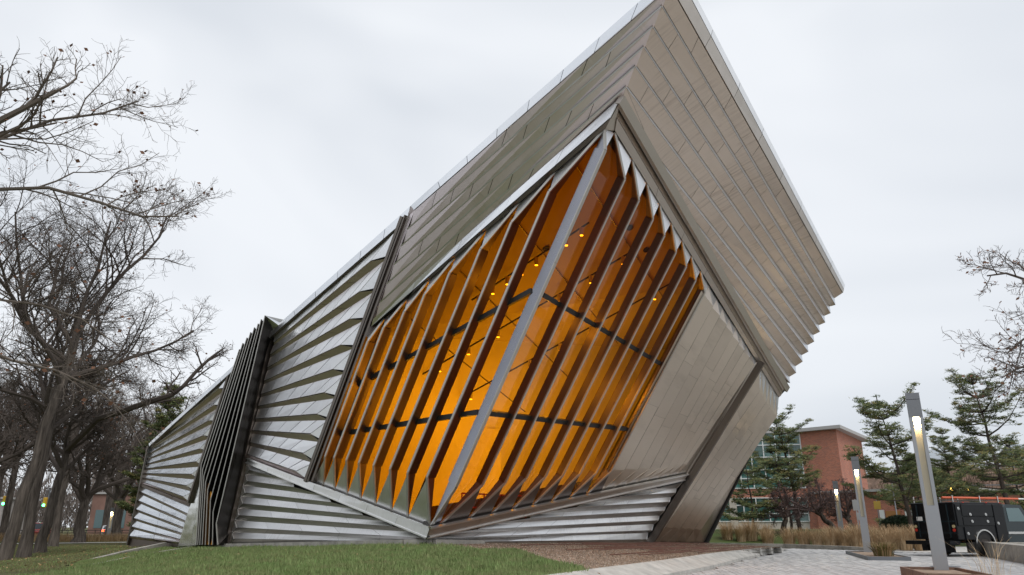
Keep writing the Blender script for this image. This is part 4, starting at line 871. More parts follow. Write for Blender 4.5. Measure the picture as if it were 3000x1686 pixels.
for k in range(13):
    a0, a1 = math.pi * k / 13, math.pi * (k + 1) / 13; R1, R2 = .58, .64; cx = 1.62
    q = [(cx + math.cos(a) * R_, -HW - .03, .52 + math.sin(a) * R_) for R_, a in ((R1, a0), (R2, a0), (R2, a1), (R1, a1))]; b.slab(q, V((0, .1, 0)))
b.build('wheel_arch', M_chr, tk)
def wheel(x, y, r_, w_, par):
    b = MB(); prof = [(-w_ / 2, r_ * .6), (-w_ / 2, r_ * .9), (-w_ * .38, r_), (w_ * .38, r_), (w_ / 2, r_ * .9), (w_ / 2, r_ * .6)]; n = 28; vs = []; fs = []
    for i in range(n):
        a = 2 * math.pi * i / n
        for (yy, rr_) in prof: vs.append((x + math.cos(a) * rr_, y + yy, r_ + math.sin(a) * rr_))
    k = len(prof)
    for i in range(n):
        for j in range(k - 1): a = i * k + j; c = ((i + 1) % n) * k + j; fs.append((a, a + 1, c + 1, c))
    b.add(vs, fs); o = b.build('wheel', M_tyre, par, smooth=False)
    c = MB(); c.tube([(x, y - w_ * .46, r_), (x, y - w_ * .2, r_), (x, y - w_ * .12, r_)], [r_ * .62, r_ * .56, r_ * .3], 20); c.cyl((x, y - w_ * .42, r_), (x, y, r_), r_ * .24, 14); c.build('rim', M_rim, o)
    return o
wheel(1.62, -HW + .16, .49, .27, tk); wheel(1.62, HW - .16, .49, .27, tk); wheel(5.5, -HW + .16, .49, .27, tk); wheel(5.5, HW - .16, .49, .27, tk)
# cab
prof = [(3.25, .55), (3.25, 1.2), (3.3, 2.12), (3.5, 2.26), (4.5, 2.24), (5.0, 1.55), (6.2, 1.42), (6.35, 1.2), (6.35, .6)]
b = MB(); b.slab([(x, -HW + .08, z) for x, z in prof], V((0, 2 * HW - .16, 0))); b.build('cab', M_grn, tk)
b = MB(); b.slab([(3.5, -HW + .065, 1.5), (3.46, -HW + .065, 2.1), (4.35, -HW + .065, 2.1), (4.75, -HW + .065, 1.5)], V((0, .03, 0))); b.build('side_window', M_win, tk)
b = MB(); b.bar((3.3, -HW + .06, 1.0), (6.3, -HW + .06, 1.0), .03, .1); b.build('trim_strip', M_chr, tk)
# rear
b = MB(); b.box((-.32, 0, .58), (.62, 2 * HW, .16)); b.box((-.1, -.7, .38), (.25, .3, .4)); b.box((-.1, .5, .38), (.25, .3, .3)); b.build('rear_bumper', M_blk, tk)
b = MB()
for y in (-.78, -.35, .35, .8): b.bar((-.02, y, .8), (-.02, y, 2.25), .04, .06)
b.box((-.02, 0, 1.5), (.05, 2.1, .05)); b.box((-.02, 0, 1.0), (.05, 2.1, .04)); b.build('rear_frame', M_grn, tk)
for y in (-.98, .98):
    for z in (1.12, 1.28):
        b = MB(); b.cyl((-.01, y, z), (-.04, y, z), .07, 12); b.build('tail_light', M_red if z < 1.2 else M_amb, tk)
b = MB(); b.box((-.04, .7, 1.62), (.02, .3, .18)); b.build('licence_plate', M_wht, tk)
for x in (.15, 1.9, 3.1):
    b = MB()
    for y in (-1.02, 1.02): b.bar((x, y, 2.3), (x, y, 2.62), .045, .045)
    b.bar((x, -1.02, 2.45), (x, 1.02, 2.45), .045, .045); b.build('rack_post', M_chr, tk)
b = MB(); b.cyl((-.4, -.95, 2.52), (4.6, -.95, 2.52), .045, 10); b.build('red_pipe', M_pipe, tk)
b = MB(); b.cyl((4.6, -.95, 2.52), (5.0, -.95, 2.52), .035, 10); b.build('pipe_end', M_wht, tk)
for x in (.6, 2.1, 3.0): b = MB(); b.box((x, -HW - .01, 2.315), (.09, .03, .03)); b.build('marker_light', M_red, tk)
b = MB(); b.box((.95, -HW + .12, .40), (.75, .12, .42)); b.build('mud_flap', M_tyre, tk)

# ---- brick building
def brick_mat(name, c1, c2, mortar, scale):
    m = mat(name, c1, .9); t = m.node_tree; bs = t.nodes['Principled BSDF']; tcn = t.nodes.new('ShaderNodeTexCoord'); g = t.nodes.new('ShaderNodeTexBrick')
    mpn = t.nodes.new('ShaderNodeMapping'); t.links.new(tcn.outputs['UV'], mpn.inputs[0]); t.links.new(mpn.outputs[0], g.inputs['Vector'])
    g.inputs['Color1'].default_value = (*c1, 1); g.inputs['Color2'].default_value = (*c2, 1); g.inputs['Mortar'].default_value = (*mortar, 1); g.inputs['Scale'].default_value = scale
    g.inputs['Mortar Size'].default_value = .012; g.inputs['Brick Width'].default_value = .22; g.inputs['Row Height'].default_value = .075; g.inputs['Bias'].default_value = -.1
    n = t.nodes.new('ShaderNodeTexNoise'); n.inputs['Scale'].default_value = .5; n.inputs['Detail'].default_value = 5; t.links.new(tcn.outputs['UV'], n.inputs['Vector'])
    mr = t.nodes.new('ShaderNodeMapRange'); mr.inputs[3].default_value = .75; mr.inputs[4].default_value = 1.2; t.links.new(n.outputs[0], mr.inputs[0])
    mm = t.nodes.new('ShaderNodeMix'); mm.data_type = 'RGBA'; mm.blend_type = 'MULTIPLY'; mm.inputs[0].default_value = 1; t.links.new(g.outputs[0], mm.inputs[6]); t.links.new(mr.outputs[0], mm.inputs[7]); t.links.new(mm.outputs[2], bs.inputs['Base Color']); return m
M_brick = brick_mat('red_brick', (.50, .135, .068), (.28, .075, .045), (.40, .28, .22), 1.0)
def wall_quad(name, a, c, z0, z1, m, par):
    a, c = V((*a, 0)), V((*c, 0)); l = (c - a).length
    return mesh_obj(name, [(a.x, a.y, z0), (c.x, c.y, z0), (c.x, c.y, z1), (a.x, a.y, z1)], [(0, 1, 2, 3)], m, par, uvs=[(0, z0), (l, z0), (l, z1), (0, z1)])
M_lime = mat('limestone', (.50, .46, .40), .85, noise=(2, .15)); M_roofe = mat('roof_edge', (.40, .39, .38), .6); M_wmul = mat('white_mullion', (.66, .68, .68), .5)
M_teal = mat('teal_glass', (.045, .13, .115), .05, noise=(.7, .5), rand=.35); M_teal.node_tree.nodes['Principled BSDF'].inputs['Specular IOR Level'].default_value = .9
bb = empty('brick_building', (29, 76, 1.0), 'red brick academic building with teal glass bays behind the pines', 'building')
A_, C_, R_ = (29.3, 76.0), (31.9, 73.2), (39.3, 84.0); G_ = (9.0, 80.2)
kids = []
kids.append(wall_quad('brick_wall', A_, C_, .3, 10.4, M_brick, bb)); kids.append(wall_quad('brick_wall', C_, R_, .3, 10.4, M_brick, bb)); kids.append(wall_quad('brick_wall', R_, (34, 95), .3, 10.4, M_brick, bb))
b = MB(); b.slab([(28.2, 76.2, 10.4), (31.95, 72.3, 10.4), (40.4, 84, 10.4), (34, 96, 10.4), (5, 96, 10.4), (5, 80.2, 10.4)], V((0, 0, .32))); kids.append(b.build('roof', M_roofe, bb))
# glazed front: panes, mullions, spandrel, piers
ga, gc = V((*G_, 0)), V((*A_, 0)); gd = (gc - ga).normalized(); gn = V((gd.y, -gd.x, 0)); gl = (gc - ga).length
kids.append(wall_quad('brick_spandrel', (ga + gn * .02).xy, (gc + gn * .02).xy, 4.0, 4.95, M_brick, bb)); kids.append(wall_quad('base_wall', (ga + gn * .03).xy, (gc + gn * .03).xy, .3, 1.75, M_lime, bb))
kids.append(wall_quad('inner_dark', (ga - gn * .3).xy, (gc - gn * .3).xy, .3, 10.4, mat('building_inside', (.02, .03, .03), .6), bb))
def gpt(s, z, o=0): p = ga + gd * s + gn * o; return V((p.x, p.y, z))
ncol = 17; cw = gl / ncol
for c in range(ncol):
    for z0, z1 in ((4.95, 5.9), (5.9, 6.75), (6.75, 8.0), (8.0, 9.2), (9.2, 10.4), (1.75, 2.5), (2.5, 3.3), (3.3, 4.0)):
        if z1 <= 4 and c % 6 == 5 and False: continue
        kids.append(mesh_obj('window_pane', [gpt(c * cw, z0), gpt((c + 1) * cw, z0), gpt((c + 1) * cw, z1), gpt(c * cw, z1)], [(0, 1, 2, 3)], M_teal, bb))
for c in range(ncol + 1):
    b = MB(); b.bar(gpt(c * cw, 4.95, .04), gpt(c * cw, 10.4, .04), .10, .12, gn); b.bar(gpt(c * cw, 1.75, .04), gpt(c * cw, 4.0, .04), .10, .12, gn); kids.append(b.build('mullion', M_wmul, bb))
for z in (4.95, 5.9, 6.75, 8.0, 9.2, 1.75, 2.5, 3.3, 4.0):
    b = MB(); b.bar(gpt(0, z, .045), gpt(gl, z, .045), .13, .09, (0, 0, 1)); kids.append(b.build('mullion', M_wmul, bb))
for s in (2.2, 7.5, 13.6, 18.6):
    b = MB(); b.bar(gpt(s, .3, .08), gpt(s, 4.0, .08), .7, .2, gn); kids.append(b.build('pier', M_lime, bb))
# low brick wing
w0, w1, w2 = (29.6, 74.6), (36.2, 66.0), (52.0, 72.0)
kids.append(wall_quad('brick_wall', w0, w1, 0, 4.3, M_brick, bb)); kids.append(wall_quad('brick_wall', w1, w2, 0, 4.3, M_brick, bb))
b = MB(); b.slab([(29.2, 74.7, 4.3), (36.2, 65.4, 4.3), (53, 71.6, 4.3), (50, 84, 4.3), (34, 84, 4.3)], V((0, 0, .22))); kids.append(b.build('roof', M_roofe, bb))
wd = (V((*w1, 0)) - V((*w0, 0))); wn = V((wd.y, -wd.x, 0)).normalized() 
b = MB(); p = V((*w0, 0)) + wd * .62 + wn * .03; q = p + wd * .12; b.slab([p, q, q + V((0, 0, 2.6)), p + V((0, 0, 2.6))], wn * .06); kids.append(b.build('door', mat('oak_door', (.34, .16, .05), .6), bb))
for s in (.57, .78):
    b = MB(); p = V((*w0, 0)) + wd * s + wn * .03; q = p + wd * .04; b.slab([p, q, q + V((0, 0, 2.7)), p + V((0, 0, 2.7))], wn * .1); kids.append(b.build('door_jamb', M_wmul, bb))
b = MB(); p = V((*w0, .6)) + wd * .05 + wn * .6; b.bar(p, V((*w0, .6)) + wd * .95 + wn * .6, .5, .5); kids.append(b.build('ledge', M_lime, bb))
for s in (2.0, 5.0): 
    p = gpt(s + 6, 4.5, .2); b = MB(); b.box(p, (.3, .2, .15)); kids.append(b.build('wall_lamp', emit('wall_lamp_glow', (1, .72, .35), 5), bb))
for o in kids: o.matrix_parent_inverse = Matrix.Translation(-bb.location)

# ---- street furniture
def sign(x, y, z, H, label, cat, face, m, rz=-.4):
    r = empty('sign_post' if cat == 'sign' else cat, (x, y, z), label, cat); r.rotation_euler.z = rz
    b = MB(); b.bar((0, 0, 0), (0, 0, H), .07, .05, (0, 1, 0)); b.build('post', M_lamp, r)
    for (cx, cz, w, h) in face: b = MB(); b.box((cx, -.04, cz), (w, .015, h), bev=.006); b.build('sign_plate', m, r)
    return r
sign(20.9, 46.6, .1, 2.75, 'grey street sign seen from the back, between middle and far lamps', 'sign', [(0, 2.4, .36, .62), (.1, 1.75, .30, .42)], mat('sign_back', (.36, .36, .35), .5, .6))
sign(27.3, 54.6, .3, 4.6, 'plain thin grey pole in front of the low brick wing', 'pole', [], M_lamp, 0)
sign(29.3, 61.5, .4, 2.9, 'small yellow pedestrian warning sign before the brick wing', 'sign', [(0, 2.5, .5, .62)], mat('sign_yellow', (.50, .33, .06), .6))
sign(33.2, 63.5, .2, 2.6, 'grey sign back beside the dark evergreen bush', 'sign', [(0, 2.2, .6, .6)], mat('sign_grey', (.27, .28, .29), .5, .4))
M_sig = mat('signal_yellow', (.62, .36, .02), .5); M_sglow = emit('signal_glow', (1, .62, .12), 6)
sg = empty('traffic_signal', (39, 57.7, 0), 'dark signal pole with two yellow signal heads on its arm above the truck', 'traffic light')
MB().bar((-7.0, 0, 4.22), (0, 0, 4.3), .07, .07).bar((0, 0, 0), (0, 0, 4.3), .18, .18, (0, 1, 0)).build('signal_arm', M_lampd, sg)
for x in (-5.9, -4.7):
    b = MB(); b.box((x, -.2, 3.9), (.34, .3, .5), bev=.05); b.box((x, -.4, 4.1), (.3, .25, .06)); hd = b.build('signal_head', M_sig, sg)
    b = MB(); b.cyl((x, -.36, 3.96), (x, -.38, 3.96), .11, 14); b.build('lens', M_sglow, hd)
b = MB()
for z in (1.35, 1.75, 2.1): b.bar((13.6, 62, z), (16.3, 62, z), .05, .05)
for k in range(7): b.bar((13.6 + k * .45, 62, 1.0), (13.6 + k * .45, 62, 2.1), .04, .04, (0, 1, 0))
tag(b.build('railing', M_wmul), 'pale metal railing at the foot of the brick building, left', 'railing')
# hill and houses far right
M_hill = mat('hill_brush', (.20, .135, .105), 1, noise=(.6, .45, (.105, .075, .055)), bump=(3, 1), spec=.05)
gx = np.linspace(40, 150, 56); gy = np.linspace(92, 135, 24); vs_ = []; fs_ = []
for y in gy:
    for x in gx: vs_.append((x, y, -.3 + min(1, (y - 92) / 18) * 9.5 * min(1, max(.15, (x - 44) / 14)) + rnd.uniform(-.5, .5)))
for j in range(23):
    for i in range(55): a = j * 56 + i; fs_.append((a, a + 1, a + 57, a + 56))
structure(mesh_obj('hill', vs_, fs_, M_hill, smooth=False))
M_br = mat('brush_twig', (.22, .16, .125), 1, spec=.05); M_br2 = mat('brush_twig_dark', (.12, .085, .065), 1, spec=.05)
rr = np.random.default_rng(8); b = MB()
for _ in range(9000):
    x, y = rr.uniform(42, 130), rr.uniform(92, 114); z = -.3 + min(1, (y - 92) / 18) * 9.5 * min(1, max(.15, (x - 44) / 14)); a = rr.uniform(0, 6.28); h_ = rr.uniform(.5, 1.5)
    b.add([(x - .07, y, z - .2), (x + .07, y, z - .2), (x + math.cos(a) * .5, y + math.sin(a) * .5, z + h_)], [(0, 1, 2)], int(rr.integers(0, 2)))
stuff(b.build('hill_brush', [M_br, M_br2]), 'brown leafless brush covering the far hillside', 'brush')
M_hw = mat('pale_siding', (.55, .58, .60), .7); M_hr = mat('slate_roof', (.30, .33, .36), .7)
for (x, y, w, h, l) in ((69.5, 121, 7, 2.2, 'small pale house with grey gable on the hilltop'), (88, 122, 14, 3.2, 'long pale house at the right edge of the hilltop')):
    r = empty('hill_house', (x, y, 9.0), l, 'house'); b = MB(); b.box((0, 0, h / 2), (w, 6, h)); b.build('wall', M_hw, r)
    b = MB(); b.slab([(-w / 2 - .3, -3.2, h), (w / 2 + .3, -3.2, h), (w / 2 + .3, 0, h + 1.7), (-w / 2 - .3, 0, h + 1.7)], V((0, 0, .15))); b.slab([(-w / 2 - .3, 3.2, h), (w / 2 + .3, 3.2, h), (w / 2 + .3, 0, h + 1.7), (-w / 2 - .3, 0, h + 1.7)], V((0, 0, .15))); b.slab([(-w / 2, -3, h), (-w / 2, 3, h), (-w / 2, 0, h + 1.6)], V((w, 0, 0))); o = b.build('roof', M_hr, r)
    b = MB(); b.box((w * .2, .8, h + 1.6), (.9, .9, 1.2)); b.build('chimney', M_brick, o)
# mulch details: drip hoses, twigs
M_hose = mat('drip_hose', (.17, .075, .05), .7); k = 0
rr = random.Random(5)
hose_rows = []
for i in range(16):
    t = (i + .5) / 16; a = lerp(lerp(BASER[0], KT[3], .06 + .8 * t), lerp(BASER[0], KT[3], .06 + .8 * t), 0); c = lerp(BASER[3], KT[6], .05 + .85 * t)
    s0, s1 = sorted((rr.uniform(.0, .35), rr.uniform(.55, .98))); pts = []
    for j in range(14):
        s = s0 + (s1 - s0) * j / 13; p = lerp(a, c, s); x, y = p.x + .10 * math.sin(j * 1.3 + i), p.y + .18 * math.sin(j * .8 + i * 2)
        pts.append((x, y, float(hz(x, y)) + .03))
    o = MB().tube(pts, .017, 5, cap=False).build('drip_hose', M_hose)
    tag(o, 'thin brown drip irrigation hose lying across the mulch bed', 'hose', 'drip hoses on the mulch')
M_chip = [mat('bark_chip_a', (.50, .41, .34), .95, spec=.1), mat('bark_chip_b', (.22, .17, .13), .95, spec=.1), mat('bark_chip_c', (.35, .255, .18), .95, spec=.1)]
blades('mulch_chips', mulch_poly, 60000, .035, .022, None, 11, 'loose bark chips and twigs on the mulch bed', tilt=1.6, mats=M_chip)
bpy.data.objects['mulch_chips']['category'] = 'mulch'
# ================================================================== trees
M_bark = mat('bark_dark', (.125, .105, .09), .95, noise=(9, .6), bump=(16, 1), spec=.1, stretch=(1, 1, .12)); M_twig = mat('twig', (.10, .083, .073), .95, spec=.1)
M_bark2 = mat('sycamore_bark', (.34, .31, .26), .9, noise=(2.5, .55, (.17, .15, .12)), bump=(10, .4), spec=.1); M_twig2 = mat('sycamore_twig', (.14, .118, .10), .95, spec=.1)
M_leafb = mat('dead_leaf', (.16, .085, .055), .9, spec=.1); M_pbark = mat('pine_bark', (.095, .078, .066), .95, noise=(9, .5), bump=(14, 1), spec=.1, stretch=(1, 1, .15))
M_n = [mat('pine_needle_a', (.070, .095, .036), .7, spec=.2), mat('pine_needle_b', (.115, .135, .050), .7, spec=.2), mat('pine_needle_c', (.18, .155, .055), .75, spec=.2)]

class Tree:
    def __init__(s, seed, leaf=.0, minr=.009, up=.12): s.r = random.Random(seed); s.tr = MB(); s.cr = MB(); s.leaf = leaf; s.minr = minr; s.up = up
    def chain(s, p, d, length, r0, r1, n, wob, up):
        pts = [p]; d = d.normalized()
        for i in range(n):
            d = (d + V((s.r.gauss(0, wob), s.r.gauss(0, wob), s.r.gauss(0, wob) + up))).normalized(); pts.append(pts[-1] + d * (length / n))
        return pts, [r0 + (r1 - r0) * i / n for i in range(n + 1)], d
    def side(s, d, ang):
        o = d.orthogonal().normalized(); o.rotate(Matrix.Rotation(s.r.uniform(0, 6.283), 3, d)); return (d * math.cos(ang) + o * math.sin(ang)).normalized()
    def limb(s, p, d, length, r, lvl, counts, pts=None):
        segs = (6, 6, 4, 3, 3)[lvl]; sides = (9, 6, 4, 3, 3)[lvl]; r1 = max(s.minr * .6, r * (.35 if lvl < 3 else .5))
        if pts is None: pts, rad, _ = s.chain(p, d, length, r, r1, segs, (.10, .17, .2, .24, .26)[lvl], s.up * (.6 if lvl < 2 else .3))
        else: pts = [V(q) for q in pts]; rad = [r + (r1 - r) * i / (len(pts) - 1) for i in range(len(pts))]
        (s.tr if lvl == 0 else s.cr).tube(pts, [max(a, s.minr * .6) for a in rad], sides, cap=False)
        n = len(pts) - 1
        if lvl + 1 < len(counts) + 1 and lvl < 4 and lvl < len(counts):
            for k in range(counts[lvl]):
                t = (.25 if lvl else .35) + (1 - (.25 if lvl else .35)) * (k + s.r.random()) / counts[lvl]; i = min(n - 1, int(t * n)); q = pts[i].lerp(pts[i + 1], t * n - i); dd = (pts[i + 1] - pts[i]).normalized()
                rr_ = rad[i] * .52; ll = length * s.r.uniform(.32, .55) * (1.15 - .45 * t)
                s.limb(q, s.side(dd, s.r.uniform(.5, 1.1)), ll, max(s.minr, rr_), lvl + 1, counts)
        elif s.leaf and s.r.random() < s.leaf:
            q = pts[-1]; a = s.r.uniform(.03, .06); d1 = V((s.r.gauss(0, 1), s.r.gauss(0, 1), s.r.gauss(0, 1))).normalized(); d2 = d1.orthogonal()
            s.cr.add([q - d1 * a, q + d2 * a, q + d1 * a, q - d2 * a], [(0, 1, 2, 3)], 1)
    def done(s, name, base, label, bark, twig, group=None, cat='tree'):
        r = empty(name, base, label, cat, group)
        for mb, nm, ms, sm in ((s.tr, 'trunk', [bark], True), (s.cr, 'crown', [twig, M_leafb], False)):
            mb.v = [v - V(base) for v in mb.v]; mb.build(nm, ms, r, smooth=sm)
        return r
def bare(name, base, H, label, seed, trunk_r, fork, nlimb, spread=.55, lean=(0, 0), leaf=.1, counts=(0, 8, 8, 6), bark=None, twig=None, minr=.008, limblen=.62, group=None, extra=None, xcap=0):
    t = Tree(seed, leaf, minr); b = V(base); top = b + V((lean[0], lean[1], H * fork))
    n = 7; pts = [b - V((0, 0, .2))] + [b.lerp(top, i / n) + V((t.r.gauss(0, .06), t.r.gauss(0, .06), 0)) * (i > 0) for i in range(0, n + 1)]
    rad = [trunk_r * 1.55] + [trunk_r * (1.35 if i == 0 else 1.05 - .35 * i / n) for i in range(0, n + 1)]
    t.tr.tube(pts, rad, 12, cap=False)
    for k in range(nlimb):
        a = 6.283 * (k + t.r.uniform(-.25, .25)) / nlimb; el = t.r.uniform(.35, .95) if k < nlimb - 1 else 1.35
        d = V((math.cos(a) * math.cos(el) * spread * 1.8, math.sin(a) * math.cos(el) * spread * 1.8, math.sin(el))).normalized()
        st = b.lerp(top, t.r.uniform(.72, 1.0)) if k else top; lk = 1 - xcap * max(0, d.x)
        t.limb(st, d, H * limblen * lk * t.r.uniform(.75, 1.05), trunk_r * .46, 1, counts)
    if extra: extra(t)
    return t.done(name, base, label, bark or M_bark, twig or M_twig, group)

def copy_tree(o, loc, rz, s, label, group=None):
    c = o.copy(); COL.objects.link(c); c.location = loc; c.rotation_euler = (0, 0, rz); c.scale = (s, s, s); tag(c, label, o['category'], group)
    for ch in list(o.children):
        d = ch.copy(); COL.objects.link(d); d.parent = c
    return c
t1 = bare('bare_tree', (-23.4, 36.0, -.3), 26, 'tall leaning bare tree at the left edge, its crown nearest the sky', 11, .27, .42, 8, lean=(1.2, .4), leaf=.05, counts=(0, 13, 10, 8), bark=M_bark, twig=M_twig, limblen=.40, xcap=.35)
t2 = bare('bare_tree', (-25.1, 40.2, -.25), 21, 'thick straight dark trunk second from the left edge', 23, .28, .42, 8, leaf=.05, counts=(0, 12, 10, 8), limblen=.40, xcap=.75)
def c_limb(t):
    t.limb(None, V((1, 0, .2)), 4.2, .20, 1, (0, 12, 7, 5), pts=[(x * 1.15, y * 1.15, 1.28 + (z - 1.28) * 1.15) for x, y, z in ((-23.6, 39.8, 5.2), (-21.0, 37.6, 6.5), (-19.2, 36.4, 6.7), (-17.4, 35.2, 6.95), (-15.9, 34.3, 7.15), (-15.3, 34.0, 7.5), (-14.8, 34, 8.2), (-14.3, 34, 8.75), (-13.9, 34, 9.1))])
t3 = bare('bare_tree', (-27.8, 46.0, -.2), 16.7, 'bare tree with one long crooked limb reaching toward the steel wing', 37, .29, .34, 7, lean=(.5, 0), leaf=.04, counts=(0, 12, 10, 8), limblen=.38, xcap=.8, extra=c_limb)
t4 = bare('bare_tree', (-36.0, 64.5, -.05), 15.5, 'broad low forked bare tree beside the far end of the museum', 41, .46, .24, 8, leaf=.05, counts=(0, 8, 8, 6), limblen=.55, minr=.014)
def s_limb(t):
    t.limb(None, V((1, 0, -.1)), 5.0, .05, 1, (0, 12, 8, 5), pts=[(-15.6, 17.6, 6.6), (-14.2, 18.2, 5.9), (-12.9, 18.6, 5.35), (-11.9, 18.9, 5.15), (-11.0, 19.2, 4.75), (-10.3, 19.4, 4.2)])
    t.limb(None, V((1, 0, -.1)), 4.5, .04, 1, (0, 11, 8, 5), pts=[(-15.6, 17.6, 7.6), (-14.0, 18.4, 7.0), (-12.6, 18.8, 6.9), (-11.6, 19.1, 6.6), (-10.6, 19.4, 5.9)])
    t.limb(None, V((1, 0, .2)), 5.0, .06, 1, (0, 12, 9, 6), pts=[(-15.6, 17.6, 9.2), (-14.0, 18.0, 9.9), (-12.7, 18.3, 10.1), (-11.4, 18.6, 9.8), (-10.3, 18.9, 9.5), (-9.4, 19.1, 9.6)])
    t.limb(None, V((1, 0, .5)), 5.0, .06, 1, (0, 12, 9, 6), pts=[(-15.6, 17.6, 10.2), (-14.2, 18.0, 11.4), (-13.0, 18.3, 12.2), (-11.8, 18.6, 12.6), (-11.0, 18.9, 13.2)])
t0 = bare('sycamore_tree', (-16.2, 17.4, 0), 15, 'pale barked sycamore whose drooping limbs enter from the left edge', 53, .35, .66, 3, leaf=.08, counts=(0, 8, 8, 6), bark=M_bark2, twig=M_twig2, extra=s_limb, limblen=.4, minr=.005)
bgspots = [(-33, 56, 1.0), (-44, 62, 1.1), (-47, 55, 1.0), (-41, 56, .95), (-46, 70, 1.1), (-52, 62, 1.0), (-34, 74, 1.0), (-43, 84, 1.1), (-58, 84, 1.15), (-64, 72, 1.1), (-50, 96, 1.2), (-38, 96, 1.1), (-66, 98, 1.2), (-30, 88, 1.1), (-57, 108, 1.2), (-44, 112, 1.2)]
for i, (x, y, s) in enumerate(bgspots):
    copy_tree((t2, t4, t3)[i % 2], (x, y, 0), i * 1.9, s * (1.0 if i % 2 == 0 else 1.12), 'bare background tree in the park beyond the front trunks', 'bare trees in the park behind')
def r_limb(t):
    t.limb(None, V((-1, 0, .2)), 3.4, .06, 1, (0, 10, 8, 5), pts=[(18.2, 21.0, 6.6), (16.8, 20.8, 7.6), (15.5, 20.6, 8.1), (14.5, 20.4, 8.35), (13.8, 20.2, 8.2)])
    t.limb(None, V((-1, 0, 0)), 3.6, .06, 1, (0, 11, 9, 5), pts=[(17.6, 21.0, 6.0), (16.0, 20.8, 6.6), (15.2, 20.6, 6.7), (14.5, 20.4, 6.3), (13.9, 20.2, 5.9)])
    t.limb(None, V((-1, 0, -.2)), 3.4, .05, 1, (0, 11, 9, 5), pts=[(17.6, 21.0, 6.0), (16.2, 20.8, 6.0), (15.0, 20.6, 5.7), (14.2, 20.4, 5.5), (13.6, 20.2, 5.2)])
bare('bare_tree', (18.9, 21.2, 0), 9.5, 'bare tree with brown seed clusters reaching in at the right edge', 67, .2, .62, 5, leaf=.25, counts=(0, 7, 7, 5), limblen=.30, minr=.006, extra=r_limb)
# small crab apples before the brick building
def crab(base, H, label, seed, lean): return bare('crab_apple_tree', base, H, label, seed, .20, .30, 8, spread=1.0, lean=lean, leaf=.1, counts=(0, 10, 9, 6), limblen=.62, minr=.012, twig=mat('crab_twig', (.13, .095, .09), .95, spec=.1))
c1 = crab((23.4, 56.5, 1.1), 4.6, 'twisted bare crab apple tree in front of the brick tower', 71, (-1.0, .2))
c2 = crab((20.2, 57.5, 1.05), 3.7, 'smaller grey bare crab apple left of the twisted one', 73, (.3, 0))
c3 = crab((25.6, 58.0, 1.0), 3.9, 'bare crab apple half hidden by the middle lamp', 77, (-.3, .2))

def pine(base, H, R_, label, seed, lean=(0, 0), bare_to=.22, tiers=11, dens=1.0):
    rr = random.Random(seed); tr = MB(); cr = MB(); b = V(base); n = 10
    tp = [V((lean[0] * (i / n) ** 1.5 + rr.gauss(0, .05) * (i > 0), lean[1] * (i / n) + rr.gauss(0, .05) * (i > 0), H * i / n - (.2 if i == 0 else 0))) for i in range(n + 1)]
    tr.tube(tp, [max(.03, .028 * H * (1 - i / n) ** .85 * .62) for i in range(n + 1)], 9, cap=False)
    def at_(t): i = min(n - 1, int(t * n)); return tp[i].lerp(tp[i + 1], t * n - i)
    def tuft(p, r):
        k = rr.choices((0, 1, 2), (5, 5, 2))[0]
        for _ in range(int(32 * dens)):
            a = rr.uniform(0, 6.283); e = rr.uniform(-.15, 1.2); d = V((math.cos(a) * math.cos(e), math.sin(a) * math.cos(e), math.sin(e) * .8)); q = p + V((rr.gauss(0, r * .55), rr.gauss(0, r * .55), rr.gauss(0, r * .16)))
            sd_ = d.orthogonal().normalized() * .034; l = rr.uniform(.14, .26)
            cr.add([q - sd_, q + sd_, q + d * l], [(0, 1, 2)], k if rr.random() < .75 else rr.randrange(3))
    for ti in range(tiers):
        t = bare_to + (1 - bare_to) * (ti + rr.uniform(-.2, .2)) / tiers; c = at_(min(.99, max(.05, t))); rad = R_ * (1 - max(0, (t - bare_to) / (1 - bare_to)) ** 1.4) * rr.uniform(.5, 1.2) + .35
        nb = rr.choice((4, 5, 5, 6)); a0 = rr.uniform(0, 6.283)
        for j in range(nb):
            if rr.random() < .12: continue
            a = a0 + 6.283 * j / nb + rr.uniform(-.35, .35); l = rad * rr.uniform(.4, 1.3); rise = rr.uniform(-.15, .45) + .6 * t * t
            pts = [c]; 
            for s in range(1, 5): u = s / 4; pts.append(c + V((math.cos(a) * l * u, math.sin(a) * l * u, l * (rise * u + .12 * u * u - .10 * math.sin(u * 3)))) + V((rr.gauss(0, .05), rr.gauss(0, .05), 0)))
            tr.tube(pts, [.055 * H / 10, .045 * H / 10, .03, .02, .012], 4, cap=False)
            m_ = max(5, int(l * 8.5))
            for q in range(m_):
                u = .28 + .72 * (q + rr.random()) / m_; i = min(3, int(u * 4)); p = pts[i].lerp(pts[i + 1], u * 4 - i)
                w = l * .30 * (1.2 - u) + .12
                p2 = p + V((-math.sin(a), math.cos(a), 0)) * rr.uniform(-w, w) * 1.3 + V((0, 0, rr.uniform(0, .12)))
                tr.tube([p, p2], [.014, .008], 3, cap=False); tuft(p2, .26)
    for _ in range(7): tuft(at_(.97) + V((rr.gauss(0, .15), rr.gauss(0, .15), rr.uniform(-.3, .3))), .2)
    r = empty('pine_tree', base, label, 'tree'); tr.build('trunk', M_pbark, r, smooth=True); cr.build('crown', M_n, r); return r
pine((22.9, 61.5, 1.05), 10.2, 3.6, 'tallest pine, close to the museum corner before the teal glass', 3, (-1.3, 0), .32, 8, .85)
pine((21.9, 60.6, 1.05), 6.6, 3.0, 'leaning pine just left of the tallest pine', 5, (-1.0, 0), .4, 5, .8)
pine((18.0, 57.5, 1.0), 5.6, 2.9, 'short dense pine beside the leaning steel wall', 7, (-.2, 0), .15, 6, .85)
pine((24.9, 48.2, .1), 9.3, 3.9, 'pine between the middle lamp and the truck', 9, (-.9, 0), .30, 8)
